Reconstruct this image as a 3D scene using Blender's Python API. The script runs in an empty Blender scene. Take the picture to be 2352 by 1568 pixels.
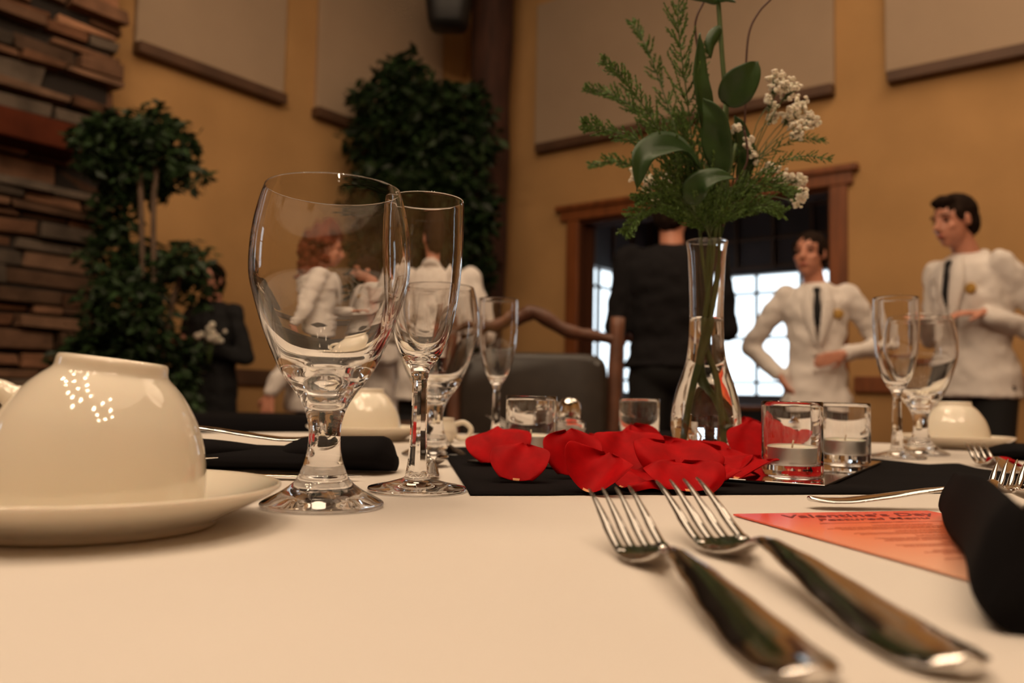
import bpy, bmesh, math, random
from mathutils import Vector, Matrix, noise
PI = math.pi
R_ = math.radians
C = bpy.context.scene.collection
S = bpy.context.scene

# ------------------------------------------------------------------ camera
F_PX, PITCH, ROLL, EYE = 1898.5, R_(3.86), R_(1.23), Vector((0, 0, .812))
TABLE_Z = .75
cam_data = bpy.data.cameras.new('camera')
cam_data.sensor_width = 22.3
cam_data.lens = 22.3 * F_PX / 2352
cam_data.clip_start = .01
cam_data.dof.use_dof = True
cam_data.dof.focus_distance = .53
cam_data.dof.aperture_fstop = 4.4
cam = bpy.data.objects.new('camera', cam_data)
C.objects.link(cam)
fwd = Vector((0, math.cos(PITCH), math.sin(PITCH)))
r0 = Vector((1, 0, 0)); u0 = Vector((0, -math.sin(PITCH), math.cos(PITCH)))
rgt = math.cos(ROLL) * r0 + math.sin(ROLL) * u0
upv = -math.sin(ROLL) * r0 + math.cos(ROLL) * u0
m = Matrix((rgt, upv, -fwd)).transposed().to_4x4()
m.translation = EYE
cam.matrix_world = m
S.camera = cam

# ------------------------------------------------------------------ view, world, lights
S.view_settings.view_transform = 'Standard'
S.view_settings.look = 'None'
S.view_settings.gamma = 1
S.view_settings.use_curve_mapping = False
S.view_settings.exposure = 0.0
S.cycles.max_bounces = 16
S.cycles.transmission_bounces = 16
S.cycles.glossy_bounces = 8
S.cycles.diffuse_bounces = 4
S.cycles.transparent_max_bounces = 12
S.cycles.sample_clamp_indirect = 6
S.cycles.blur_glossy = .3

world = bpy.data.worlds.new('overcast_sky'); S.world = world
world.use_nodes = True
wn = world.node_tree.nodes
wn['Background'].inputs[0].default_value = (.80, .92, 1.0, 1)
wn['Background'].inputs[1].default_value = 2.4

WARM = (1.0, .73, .49)
def soft_fill_light(x, y, z, size, power, col=WARM):  # added area fill near the ceiling, out of view; softens the glasses' shadows
    l = bpy.data.lights.new('soft_fill_light', 'AREA')
    l.shape = 'DISK'; l.size = size; l.energy = power; l.color = col
    o = bpy.data.objects.new('soft_fill_light', l); C.objects.link(o)
    o.location = (x, y, z)
soft_fill_light(.6, .6, 4.75, 4.2, 62)
soft_fill_light(2.6, 3.2, 4.75, 2.6, 46)
soft_fill_light(-.2, 3.6, 4.75, 2.2, 18)

# ------------------------------------------------------------------ pixel helpers (photograph frame 2352 x 1568)
def ray(u, v):
    return fwd + rgt * ((u - 1176) / F_PX) - upv * ((v - 784) / F_PX)
def onz(u, v, z=TABLE_Z):
    d = ray(u, v); return EYE + d * ((z - EYE.z) / d.z)
def at(u, v, Y):
    d = ray(u, v); return EYE + d * (Y / d.y)
# the room's own frame: corner K, a runs along the right wall, b along the left wall towards the camera
K = Vector((-.524, 7.854, 0))
AX = Vector((.79481, -.60686, 0)); BX = Vector((-.60686, -.79481, 0))
def RW(a, b, z=0): return K + AX * a + BX * b + Vector((0, 0, z))
ROOM_ROT = math.atan2(AX.y, AX.x)

# ------------------------------------------------------------------ materials
def mat(name, col, rough=.6, metal=0, spec=.5, var=0, vscale=8, bump=0, bscale=60, bdist=.002, trans=0, ior=1.45, emit=None, estr=0, sheen=0, coat=0, stretch=None, sss=0, tone=False):
    M = bpy.data.materials.new(name); M.use_nodes = True
    nt = M.node_tree; N = nt.nodes; b = N['Principled BSDF']
    b.inputs['Base Color'].default_value = (*col, 1)
    b.inputs['Roughness'].default_value = rough
    b.inputs['Metallic'].default_value = metal
    b.inputs['Specular IOR Level'].default_value = spec
    b.inputs['Transmission Weight'].default_value = trans
    b.inputs['IOR'].default_value = ior
    b.inputs['Sheen Weight'].default_value = sheen
    b.inputs['Coat Weight'].default_value = coat
    if sss:
        b.inputs['Subsurface Weight'].default_value = sss
        b.inputs['Subsurface Scale'].default_value = .004
    if emit:
        b.inputs['Emission Color'].default_value = (*emit, 1); b.inputs['Emission Strength'].default_value = estr
    def coords(scale):
        tc = N.new('ShaderNodeTexCoord'); mp = N.new('ShaderNodeMapping')
        mp.inputs['Scale'].default_value = stretch if stretch else (1, 1, 1)
        nt.links.new(tc.outputs['Object'], mp.inputs[0])
        nz = N.new('ShaderNodeTexNoise'); nz.inputs['Scale'].default_value = scale; nz.inputs['Detail'].default_value = 5
        nt.links.new(mp.outputs[0], nz.inputs[0]); return nz
    last = None
    if var:
        nz = coords(vscale)
        mx = N.new('ShaderNodeMix'); mx.data_type = 'RGBA'
        mx.inputs[6].default_value = (*[max(0, c * (1 - var)) for c in col], 1)
        mx.inputs[7].default_value = (*[min(1, c * (1 + var)) for c in col], 1)
        rp = N.new('ShaderNodeMapRange'); rp.inputs[1].default_value = .3; rp.inputs[2].default_value = .7
        nt.links.new(nz.outputs['Fac'], rp.inputs[0]); nt.links.new(rp.outputs[0], mx.inputs[0])
        nt.links.new(mx.outputs[2], b.inputs['Base Color']); last = mx.outputs[2]
    if tone:
        at_ = N.new('ShaderNodeAttribute'); at_.attribute_name = 'tone'
        m2 = N.new('ShaderNodeMix'); m2.data_type = 'RGBA'; m2.blend_type = 'MULTIPLY'; m2.inputs[0].default_value = 1
        if last: nt.links.new(last, m2.inputs[6])
        else: m2.inputs[6].default_value = (*col, 1)
        nt.links.new(at_.outputs['Color'], m2.inputs[7]); nt.links.new(m2.outputs[2], b.inputs['Base Color'])
    if bump:
        nb = coords(bscale); bp = N.new('ShaderNodeBump'); bp.inputs['Strength'].default_value = bump; bp.inputs['Distance'].default_value = bdist
        nt.links.new(nb.outputs['Fac'], bp.inputs['Height']); nt.links.new(bp.outputs[0], b.inputs['Normal'])
    return M
MT = {}
MT['glass'] = mat('clear_glass', (1, 1, 1), rough=0, trans=1, ior=1.5)
MT['water'] = mat('water', (1, 1, 1), rough=0, trans=1, ior=1.333)
MT['pane'] = mat('window_glass', (1, 1, 1), rough=0, trans=1, ior=1.05)
MT['cloth'] = mat('white_tablecloth_linen', (.65, .605, .555), rough=.85, spec=.2, var=.03, vscale=5, bump=.15, bscale=900, bdist=.0003, sheen=.2)
MT['black_cloth'] = mat('black_napkin_cloth', (.0075, .0068, .0075), rough=.95, spec=.06, bump=.5, bscale=1500, bdist=.0004)
MT['china'] = mat('glazed_white_china', (.76, .70, .585), rough=.06, spec=.6, var=.01, vscale=3, coat=.5, sss=.05)
MT['steel'] = mat('polished_stainless_steel', (.74, .72, .69), rough=.11, metal=1, var=.03, vscale=60, bump=.08, bscale=260, bdist=.0003)
MT['mirror'] = mat('mirror_silver', (.9, .9, .9), rough=.01, metal=1)
MT['petal'] = mat('red_rose_petal', (.34, .0, .002), rough=.65, spec=.1, var=.25, vscale=60, bump=.25, bscale=300, bdist=.0006, sss=.05)
MT['petal_tip'] = mat('petal_base_cream', (.7, .30, .12), rough=.6)
MT['wax'] = mat('candle_wax', (.85, .78, .66), rough=.35, sss=.3)
MT['alu'] = mat('tealight_aluminium', (.86, .84, .8), rough=.5, metal=1)
MT['wick'] = mat('wick', (.6, .5, .38), rough=.9)
MT['wall'] = mat('ochre_plaster', (.49, .285, .12), rough=.9, spec=.15, var=.09, vscale=2.2, bump=.3, bscale=30, bdist=.004)
MT['panel'] = mat('beige_fabric_panel', (.42, .31, .215), rough=.95, spec=.1, var=.03, vscale=3, bump=.1, bscale=200)
MT['ledge'] = mat('brown_wood_ledge', (.10, .05, .027), rough=.6, var=.2, vscale=6)
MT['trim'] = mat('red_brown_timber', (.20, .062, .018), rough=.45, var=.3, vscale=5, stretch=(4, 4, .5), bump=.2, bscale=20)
MT['log'] = mat('peeled_log', (.05, .018, .010), rough=.8, var=.4, vscale=6, stretch=(3, 3, .5), bump=.5, bscale=9, bdist=.01)
MT['chairlog'] = mat('varnished_branch_wood', (.11, .045, .025), rough=.5, var=.4, vscale=12, bump=.4, bscale=30, bdist=.004)
MT['leather'] = mat('dark_brown_leather', (.028, .022, .018), rough=.42, var=.2, vscale=20, bump=.3, bscale=90, bdist=.001)
MT['dark'] = mat('black_paint', (.01, .01, .011), rough=.5)
MT['ceil'] = mat('dark_timber_ceiling', (.05, .025, .013), rough=.7, var=.3, vscale=2, stretch=(6, .5, 1))
MT['floor'] = mat('dark_red_carpet', (.06, .025, .02), rough=.95, var=.4, vscale=5)
MT['stone'] = mat('stacked_ledge_stone', (.165, .108, .072), rough=.85, spec=.2, var=.35, vscale=7, bump=.7, bscale=12, bdist=.02, tone=True)
MT['mortar'] = mat('stone_joint', (.02, .015, .012), rough=.95)
MT['mantel'] = mat('mantel_timber', (.075, .017, .007), rough=.8, spec=.1, var=.3, vscale=5)
MT['leaf'] = mat('ficus_leaf', (.016, .032, .013), rough=.5, spec=.3, tone=True)
MT['trunk'] = mat('ficus_trunk', (.11, .07, .045), rough=.8, var=.3)
MT['fern'] = mat('asparagus_fern', (.075, .14, .03), rough=.6, tone=True)
MT['broad'] = mat('broad_leaf', (.022, .055, .012), rough=.42, spec=.4, var=.25, vscale=30, bump=.2, bscale=80)
MT['stem'] = mat('flower_stem', (.07, .11, .035), rough=.5, var=.2, vscale=40)
MT['twig'] = mat('curly_brown_twig', (.06, .022, .012), rough=.6)
MT['gyp'] = mat('white_blossom', (.78, .72, .60), rough=.8, sss=.1)
MT['skin'] = mat('skin', (.56, .25, .165), rough=.5, var=.06, vscale=20, sss=.08)
MT['hand_skin'] = MT['skin']
MT['jacket'] = mat('white_jacket_cotton', (.76, .71, .67), rough=.85, spec=.2, bump=.35, bscale=14, bdist=.012)
MT['tee'] = mat('charcoal_knit', (.013, .012, .013), rough=.95, spec=.1, bump=.3, bscale=14, bdist=.01)
MT['blackwool'] = mat('black_trouser_wool', (.008, .008, .009), rough=.85)
MT['hair_dark'] = mat('dark_brown_hair', (.016, .009, .006), rough=.85, spec=.1, var=.4, vscale=40, stretch=(1, 1, .2))
MT['hair_red'] = mat('auburn_curly_hair', (.14, .035, .016), rough=.85, spec=.1, var=.5, vscale=40)
MT['eye'] = mat('eye', (.03, .02, .015), rough=.2)
MT['lip'] = mat('lips', (.42, .11, .08), rough=.5)
MT['gold'] = mat('embroidered_gold_badge', (.42, .24, .05), rough=.6, var=.4, vscale=120)
MT['chrome'] = mat('chrome', (.8, .78, .75), rough=.08, metal=1)
MT['salt'] = mat('salt_grains', (.8, .76, .72), rough=.9)
MT['pepper'] = mat('ground_pepper', (.12, .08, .06), rough=.9, var=.6, vscale=900)
MT['ink'] = mat('dark_red_ink', (.14, .012, .012), rough=.6)
MT['ink_light'] = mat('faded_ink', (.42, .09, .04), rough=.6)
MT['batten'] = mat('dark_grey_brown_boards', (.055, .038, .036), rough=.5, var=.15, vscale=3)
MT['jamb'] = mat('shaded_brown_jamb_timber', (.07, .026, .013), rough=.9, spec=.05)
MT['muntin'] = mat('grey_window_bars', (.10, .10, .11), rough=.5)
MT['bulb'] = mat('lit_bulb', (1, .9, .7), emit=(1, .75, .51), estr=84)
MT['iron'] = mat('wrought_iron', (.02, .018, .016), rough=.6)
MT['pot'] = mat('terracotta_pot', (.2, .08, .04), rough=.8)
MT['black_drape'] = MT['black_cloth']

# menu print: red at the head of the card fading to peach at its foot
def menu_mat():
    M = bpy.data.materials.new('menu_card_print'); M.use_nodes = True
    nt = M.node_tree; N = nt.nodes; b = N['Principled BSDF']
    tc = N.new('ShaderNodeTexCoord'); sp = N.new('ShaderNodeSeparateXYZ'); cr = N.new('ShaderNodeValToRGB')
    nz = N.new('ShaderNodeTexNoise'); nz.inputs['Scale'].default_value = 30
    ad = N.new('ShaderNodeMath'); ad.operation = 'MULTIPLY_ADD'; ad.inputs[1].default_value = .12
    mr = N.new('ShaderNodeMapRange'); mr.inputs[1].default_value = -.2; mr.inputs[2].default_value = 0
    nt.links.new(tc.outputs['Object'], sp.inputs[0]); nt.links.new(sp.outputs['Y'], mr.inputs[0])
    nt.links.new(tc.outputs['Object'], nz.inputs[0])
    nt.links.new(nz.outputs['Fac'], ad.inputs[0]); nt.links.new(mr.outputs[0], ad.inputs[2])
    nt.links.new(ad.outputs[0], cr.inputs[0]); nt.links.new(cr.outputs[0], b.inputs['Base Color'])
    cr.color_ramp.elements[0].position = .30; cr.color_ramp.elements[0].color = (.88, .48, .33, 1)
    cr.color_ramp.elements[1].position = 1.0; cr.color_ramp.elements[1].color = (.78, .06, .03, 1)
    e = cr.color_ramp.elements.new(.78); e.color = (.88, .20, .085, 1)
    b.inputs['Roughness'].default_value = .22
    return M
MT['menu'] = menu_mat()

# ------------------------------------------------------------------ mesh helpers
class MB:
    def __init__(s): s.v = []; s.f = []; s.tone = []; s.smooth = True
    def add(s, vs, fs, tone=None):
        o = len(s.v); s.v += [tuple(p) for p in vs]; s.f += [tuple(i + o for i in f) for f in fs]
        if tone is not None: s.tone += [tone] * len(fs)
        elif s.tone: s.tone += [(1, 1, 1)] * len(fs)
        return s
    def box(s, lo, hi, fn=None, tone=None, jit=0):
        x0, y0, z0 = lo; x1, y1, z1 = hi
        P = [Vector(p) for p in ((x0,y0,z0),(x1,y0,z0),(x1,y1,z0),(x0,y1,z0),(x0,y0,z1),(x1,y0,z1),(x1,y1,z1),(x0,y1,z1))]
        if jit: P = [p + Vector([random.uniform(-jit, jit) for _ in range(3)]) for p in P]
        if fn: P = [fn(*p) for p in P]
        return s.add(P, [(0,3,2,1),(4,5,6,7),(0,1,5,4),(1,2,6,5),(2,3,7,6),(3,0,4,7)], tone)
    def rings(s, rings, closed=True, caps=True, tone=None):
        n = len(rings[0]); vs = [p for r in rings for p in r]; fs = []
        for i in range(len(rings) - 1):
            for j in range(n if closed else n - 1):
                k = (j + 1) % n
                fs.append((i*n+j, i*n+k, (i+1)*n+k, (i+1)*n+j))
        if caps and closed:
            fs.append(tuple(range(n-1, -1, -1))); fs.append(tuple((len(rings)-1)*n + j for j in range(n)))
        return s.add(vs, fs, tone)
    def tube(s, pts, rad, n=8, sx=1, tone=None):
        pts = [Vector(p) for p in pts]; rads = rad if isinstance(rad, (list, tuple)) else [rad] * len(pts)
        rings = []; ref = None
        for i, p in enumerate(pts):
            t = (pts[min(i+1, len(pts)-1)] - pts[max(i-1, 0)]).normalized()
            if ref is None: ref = t.orthogonal().normalized()
            ref = (ref - t * ref.dot(t)).normalized(); b = t.cross(ref)
            rings.append([p + (ref * math.cos(2*PI*j/n) + b * math.sin(2*PI*j/n) * sx) * rads[i] for j in range(n)])
        return s.rings(rings, tone=tone)
    def ell(s, c, r, n=16, m=10, rot=None, tone=None):
        c = Vector(c); rings = []
        for i in range(1, m):
            a = PI * i / m
            ring = []
            for j in range(n):
                p = Vector((r[0]*math.sin(a)*math.cos(2*PI*j/n), r[1]*math.sin(a)*math.sin(2*PI*j/n), -r[2]*math.cos(a)))
                if rot: p = rot @ p
                ring.append(c + p)
            rings.append(ring)
        top = Vector((0,0,r[2])); 
        if rot: top = rot @ top
        base = len(s.v)
        s.rings(rings, caps=False, tone=tone)
        fs = [(( (j+1)%n), j, (m-1)*n) for j in range(n)] + [((m-2)*n+j, (m-2)*n+(j+1)%n, (m-1)*n+1) for j in range(n)]
        s.v += [tuple(c - top), tuple(c + top)]
        s.f += [tuple(i + base for i in f) for f in fs]
        if s.tone: s.tone += [tone or (1,1,1)] * len(fs)
        return s
    def cap(s, p, q, r1, r2, n=12):       # tapered capsule
        p = Vector(p); q = Vector(q); L = (q - p).length or 1e-6; t = (q - p) / L
        pts = []; rr = []
        for k in range(5):
            a = PI/2 * k / 4; pts.append(p - t * r1 * math.cos(a)); rr.append(max(r1 * math.sin(a), 1e-4))
        for k in range(5):
            a = PI/2 * k / 4; pts.append(q + t * r2 * math.sin(a)); rr.append(max(r2 * math.cos(a), 1e-4))
        return s.tube(pts, rr, n)
    def lathe(s, prof, n=64, c=(0,0,0), facet=None, closed_axis=True):
        c = Vector(c); rings = []
        for i, (r, z) in enumerate(prof):
            w = facet[i] if facet else 0
            ring = []
            for j in range(n):
                a = 2*PI*j/n; rr = max(r, 1e-5)
                if w:
                    am = (a % (PI/4)) - PI/8
                    rr = rr * ((1-w) + w * math.cos(PI/8) / math.cos(am))
                ring.append(c + Vector((rr*math.cos(a), rr*math.sin(a), z)))
            rings.append(ring)
        return s.rings(rings, caps=True)
    def build(s, name, material, parent=None, smooth=None, loc=None):
        me = bpy.data.meshes.new(name); me.from_pydata(s.v, [], s.f)
        if s.tone:
            at_ = me.color_attributes.new('tone', 'FLOAT_COLOR', 'CORNER')
            for p, t in zip(me.polygons, s.tone):
                for li in p.loop_indices: at_.data[li].color = (*t, 1)
        bm = bmesh.new(); bm.from_mesh(me)
        if not s.tone: bmesh.ops.remove_doubles(bm, verts=bm.verts, dist=1e-7)
        bm.normal_update()
        bm.to_mesh(me); bm.free()
        me.materials.append(material if not isinstance(material, str) else MT[material])
        o = bpy.data.objects.new(name, me); C.objects.link(o)
        if s.smooth if smooth is None else smooth:
            me.polygons.foreach_set('use_smooth', [True] * len(me.polygons))
        if parent is not None: o.parent = parent
        if loc is not None: o.location = loc
        return o
def recalc(o):
    bm = bmesh.new(); bm.from_mesh(o.data); bmesh.ops.recalc_face_normals(bm, faces=bm.faces)
    if bm.calc_volume(signed=True) < 0: bmesh.ops.reverse_faces(bm, faces=bm.faces)
    bm.to_mesh(o.data); bm.free(); return o
def autosmooth(o, ang=40):
    bm = bmesh.new(); bm.from_mesh(o.data)
    for e in bm.edges:
        if len(e.link_faces) == 2 and e.calc_face_angle(0) > R_(ang): e.smooth = False
    bm.to_mesh(o.data); bm.free(); return o
def bevel(o, w, seg=2):
    md = o.modifiers.new('bevel', 'BEVEL'); md.width = w; md.segments = seg; md.limit_method = 'ANGLE'; return o
def subsurf(o, n=1):
    md = o.modifiers.new('subsurf', 'SUBSURF'); md.levels = n; md.render_levels = n; return o
def remeshed(mb, voxel, smooth=3, disp=None):
    me = bpy.data.meshes.new('tmp'); me.from_pydata(mb.v, [], mb.f)
    bm = bmesh.new(); bm.from_mesh(me); bmesh.ops.recalc_face_normals(bm, faces=bm.faces); bm.to_mesh(me); bm.free()
    o = bpy.data.objects.new('tmp', me); C.objects.link(o)
    md = o.modifiers.new('r', 'REMESH'); md.mode = 'VOXEL'; md.voxel_size = voxel
    sm = o.modifiers.new('s', 'SMOOTH'); sm.iterations = smooth; sm.factor = .5
    dg = bpy.context.evaluated_depsgraph_get(); dg.update()
    out = bpy.data.meshes.new_from_object(o.evaluated_get(dg))
    bpy.data.objects.remove(o)
    out.materials.clear()
    if disp:
        for v in out.vertices: v.co = disp(v.co.copy(), v.normal)
    out.polygons.foreach_set('use_smooth', [True] * len(out.polygons))
    return out
def mesh_obj(name, me, material, parent=None):
    me.name = name; me.materials.append(MT[material] if isinstance(material, str) else material)
    o = bpy.data.objects.new(name, me); C.objects.link(o)
    if parent is not None: o.parent = parent
    return o
def tag(o, label, cat, group=None):
    o['label'] = label; o['category'] = cat
    if group: o['group'] = group
    return o
def thing(name, label, cat, loc=(0,0,0), rz=0, group=None):
    o = bpy.data.objects.new(name, None); C.objects.link(o); o.empty_display_size = .05
    o.location = loc; o.rotation_euler = (0, 0, rz); return tag(o, label, cat, group)
def dup(root, loc=None, rz=None, label=None, group=None):
    def cp(o, par):
        c = o.copy(); C.objects.link(c); c.parent = par
        for ch in [x for x in o.children]: cp(ch, c)
        return c
    r = cp(root, None)
    if loc is not None: r.location = loc
    if rz is not None: r.rotation_euler = (0, 0, rz)
    if label: r['label'] = label
    if group: r['group'] = group
    return r
def struct(o): o['kind'] = 'structure'; return o
def smoothpath(pts, k=6):
    pts = [Vector(p) for p in pts]; out = []
    for i in range(len(pts) - 1):
        p0 = pts[max(i-1,0)]; p1 = pts[i]; p2 = pts[i+1]; p3 = pts[min(i+2, len(pts)-1)]
        for j in range(k):
            t = j / k
            out.append(.5 * ((2*p1) + (p2-p0)*t + (2*p0-5*p1+4*p2-p3)*t*t + (3*p1-p0-3*p2+p3)*t**3))
    out.append(pts[-1]); return out
def interp(tab, x):
    if x <= tab[0][0]: return tab[0][1]
    for (a, p), (b, q) in zip(tab, tab[1:]):
        if x <= b:
            t = (x - a) / (b - a); t = t*t*(3-2*t); return p + (q - p) * t
    return tab[-1][1]
def spline_profile(pts, k=5):
    return [(max(p.x, 0), p.y) for p in smoothpath([Vector((r, z, 0)) for r, z in pts], k)]
random.seed(7)

# ================================================================== ROOM
AMAX, BMAX, CEIL = 9.6, 11.5, 4.9
def rbox(lo, hi, name, material, parent=None, bev=0):
    o = MB().box(lo, hi, RW).build(name, material, parent, smooth=False)
    recalc(o)
    if bev: bevel(o, bev)
    return o
struct(rbox((-.3, -3.4, -.1), (AMAX+.3, BMAX+.3, 0), 'floor', 'floor'))
struct(rbox((-.3, -.3, CEIL), (AMAX+.3, BMAX+.3, CEIL+.15), 'ceiling', 'ceil'))
# left wall (a = 0) with a tall window far to the left of the picture
def wall_with_hole(name, axis, span, hole, material='wall', z1=CEIL, t=.2, side=-1, base=0):
    b0, b1 = span; h0, h1, hz0, hz1 = hole
    mb = MB()
    def bx(p0, p1, q0, q1):
        lo, hi = sorted((base, base + side*t))
        if axis == 'b': mb.box((lo, p0, q0), (hi, p1, q1), RW)
        else: mb.box((p0, lo, q0), (p1, hi, q1), RW)
    bx(b0, h0, 0, z1); bx(h1, b1, 0, z1); bx(h0, h1, hz1, z1)
    if hz0 > 0: bx(h0, h1, 0, hz0)
    return struct(recalc(mb.build(name, material, smooth=False)))
wall_with_hole('wall_left', 'b', (-.2, BMAX), (6.6, 8.4, .9, 2.6))
wall_with_hole('wall_right', 'a', (-.2, AMAX), (1.36, 3.47, 0, 2.34))
struct(rbox((-.2, BMAX, 0), (AMAX, BMAX+.2, CEIL), 'wall_back', 'wall'))
struct(rbox((AMAX, -.2, 0), (AMAX+.2, BMAX, CEIL), 'wall_far_right', 'wall'))
def window(name, axis, base, h0, h1, z0, z1, nx, nz, mtl='trim', bar='muntin', d=.06, w=.07):
    def P(p, q, z): return RW(q, p, z) if axis == 'b' else RW(p, q, z)
    root = bpy.data.objects.new(name, None); C.objects.link(root); struct(root)
    fr = MB()
    fr.box((h0, base-d, z0), (h0+w, base+d, z1), P); fr.box((h1-w, base-d, z0), (h1, base+d, z1), P)
    fr.box((h0+w, base-d, z0), (h1-w, base+d, z0+w), P); fr.box((h0+w, base-d, z1-w), (h1-w, base+d, z1), P)
    struct(recalc(fr.build('window_frame', mtl, root, smooth=False)))
    br = MB(); e = .015
    for x in ([h0 + (h1-h0)*i/nx for i in range(1, nx)] if isinstance(nx, int) else nx):
        br.box((x-e, base-.02, z0+w), (x+e, base+.02, z1-w), P)
    for z in ([z0 + (z1-z0)*i/nz for i in range(1, nz)] if isinstance(nz, int) else nz):
        br.box((h0+w, base-.018, z-e), (h1-w, base+.018, z+e), P)
    struct(recalc(br.build('window_bars', bar, root, smooth=False)))
    struct(recalc(MB().box((h0+w, base-.004, z0+w), (h1-w, base+.004, z1-w), P).build('window_pane', 'pane', root, smooth=False)))
    return root
window('window_3', 'b', -.1, 6.6, 8.4, .9, 2.6, 3, 3)
# room beyond the doorway: dark boards, two big windows meeting at its corner
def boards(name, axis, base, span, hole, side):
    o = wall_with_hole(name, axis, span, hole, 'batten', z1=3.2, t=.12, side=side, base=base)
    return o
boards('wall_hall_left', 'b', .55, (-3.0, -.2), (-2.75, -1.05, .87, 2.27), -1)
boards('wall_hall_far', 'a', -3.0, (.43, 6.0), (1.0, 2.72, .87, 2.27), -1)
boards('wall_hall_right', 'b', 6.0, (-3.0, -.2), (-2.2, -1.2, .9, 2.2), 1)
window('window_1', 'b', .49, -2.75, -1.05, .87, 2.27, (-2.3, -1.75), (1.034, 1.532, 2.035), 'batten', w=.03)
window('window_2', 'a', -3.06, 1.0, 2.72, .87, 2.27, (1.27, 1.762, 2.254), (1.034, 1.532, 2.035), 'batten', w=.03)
window('window_6', 'b', 6.06, -2.2, -1.2, .9, 2.2, 3, 3)
struct(rbox((.3, -3.3, 3.2), (6.2, -.2, 3.3), 'ceiling_hall', 'ceil'))
bt = MB()
for k in range(14):
    a = .7 + k * .42
    bt.box((a, -3.0, 2.3), (a+.03, -2.97, 3.2), RW)
for z in (2.3, 2.62, 2.94): bt.box((.55, -3.0, z), (6, -2.975, z+.03), RW)
for k in range(6):
    b = -2.8 + k*.42; bt.box((.55, b, 2.3), (.58, b+.03, 3.2), RW)
struct(recalc(bt.build('trim_6', 'ledge', smooth=False)))
# door casing
dr = thing('door_casing', '', '', (0,0,0)); del dr['label']; del dr['category']; dr.name = 'door_1'; struct(dr)
cs = MB()
cs.box((1.25, 0, 0), (1.37, .035, 2.36), RW); cs.box((3.46, 0, 0), (3.58, .035, 2.36), RW)
struct(bevel(recalc(cs.build('door_post', 'trim', dr, smooth=False)), .006))
hd = MB(); hd.box((1.19, 0, 2.34), (3.62, .045, 2.43), RW); hd.box((1.15, 0, 2.43), (3.66, .075, 2.475), RW)
struct(bevel(recalc(hd.build('door_header', 'trim', dr, smooth=False)), .006))
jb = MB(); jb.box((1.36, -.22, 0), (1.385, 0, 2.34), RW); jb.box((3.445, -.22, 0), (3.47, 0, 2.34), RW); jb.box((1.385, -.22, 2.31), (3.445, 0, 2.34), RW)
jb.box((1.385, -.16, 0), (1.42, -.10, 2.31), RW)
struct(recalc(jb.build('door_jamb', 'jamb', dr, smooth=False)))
# chair rails and ledges under the wall panels
struct(bevel(rbox((3.62, 0, .895), (AMAX, .04, 1.005), 'trim_1', 'trim'), .008))
struct(bevel(rbox((0, 0, .86), (.035, 3.3, .975), 'trim_2', 'ledge'), .008))
struct(rbox((0, 0, .86), (1.19, .035, .975), 'trim_3', 'ledge'))
struct(rbox((0, 0, 0), (.02, 3.5, .12), 'baseboard_left', 'ledge'))
struct(rbox((3.6, 0, 0), (AMAX, .02, .12), 'baseboard_right', 'trim'))
def wall_panel(lo, hi, llo, lhi, label):
    t = thing('acoustic_panel', label, 'wall panel', (0,0,0), 0, 'beige fabric wall panels')
    bevel(rbox(lo, hi, 'fabric_board', 'panel', t), .008); bevel(rbox(llo, lhi, 'ledge', 'ledge', t), .006)
    return t
wall_panel((.9, 0, 3.06), (3.5, .05, 4.36), (.94, 0, 2.985), (3.5, .10, 3.06), 'beige wall panel with brown ledge, above the doorway behind the bouquet')
wall_panel((3.84, 0, 3.06), (6.6, .05, 4.36), (3.86, 0, 2.985), (6.6, .10, 3.06), 'beige wall panel with brown ledge, above the man in the white jacket')
wall_panel((0, 2.12, 3.06), (.05, 3.28, 4.7), (0, 2.12, 2.985), (.10, 3.28, 3.06), 'tall beige wall panel with brown ledge, beside the stone fireplace')
wall_panel((0, .35, 3.06), (.05, 1.80, 4.7), (0, .35, 2.985), (.10, 1.82, 3.06), 'beige wall panel with brown ledge, partly behind the tall ficus')

# corner post of peeled log, beams, loudspeaker
post = MB()
pc = at(1113, 700, 7.05); pts = []; rr = []
for k in range(26):
    z = k * .196; pts.append((pc.x + .012*math.sin(z*2), pc.y, z)); rr.append(.185 + .012*math.sin(z*3.1) + .006*math.sin(z*7))
struct(post.tube(pts, rr, 24).build('trim_4', 'log'))
bm_ = MB()
bm_.tube([RW(.5, .35, 4.66), RW(3.5, .35, 4.66), RW(6.5, .35, 4.66), RW(9.4, .35, 4.66)], .17, 20)
bm_.tube([RW(.4, .5, 4.66), RW(.4, 4.5, 4.66), RW(.4, 9, 4.66)], .17, 20)
struct(bm_.build('trim_5', 'log'))
spk = thing('loudspeaker', 'black loudspeaker hung high in the corner beside the log post', 'speaker', at(1030, 20, 6.6))
c0 = spk.location
b_ = MB(); rings = []
for z, w, d in ((-.17, .13, .10), (-.13, .16, .13), (.1, .19, .17), (.34, .20, .18), (.36, .18, .16)):
    rings.append([Vector((w*max(-1,min(1,1.25*math.cos(t))), d*max(-1,min(1,1.25*math.sin(t))), z)) for t in [2*PI*j/24 for j in range(24)]])
b_.rings(rings).build('cabinet', 'dark', spk)
MB().tube([(0, .05, .34), (0, .22, .55), (0.05, .6, .6)], .02, 8).build('wall_bracket', 'iron', spk)

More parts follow.
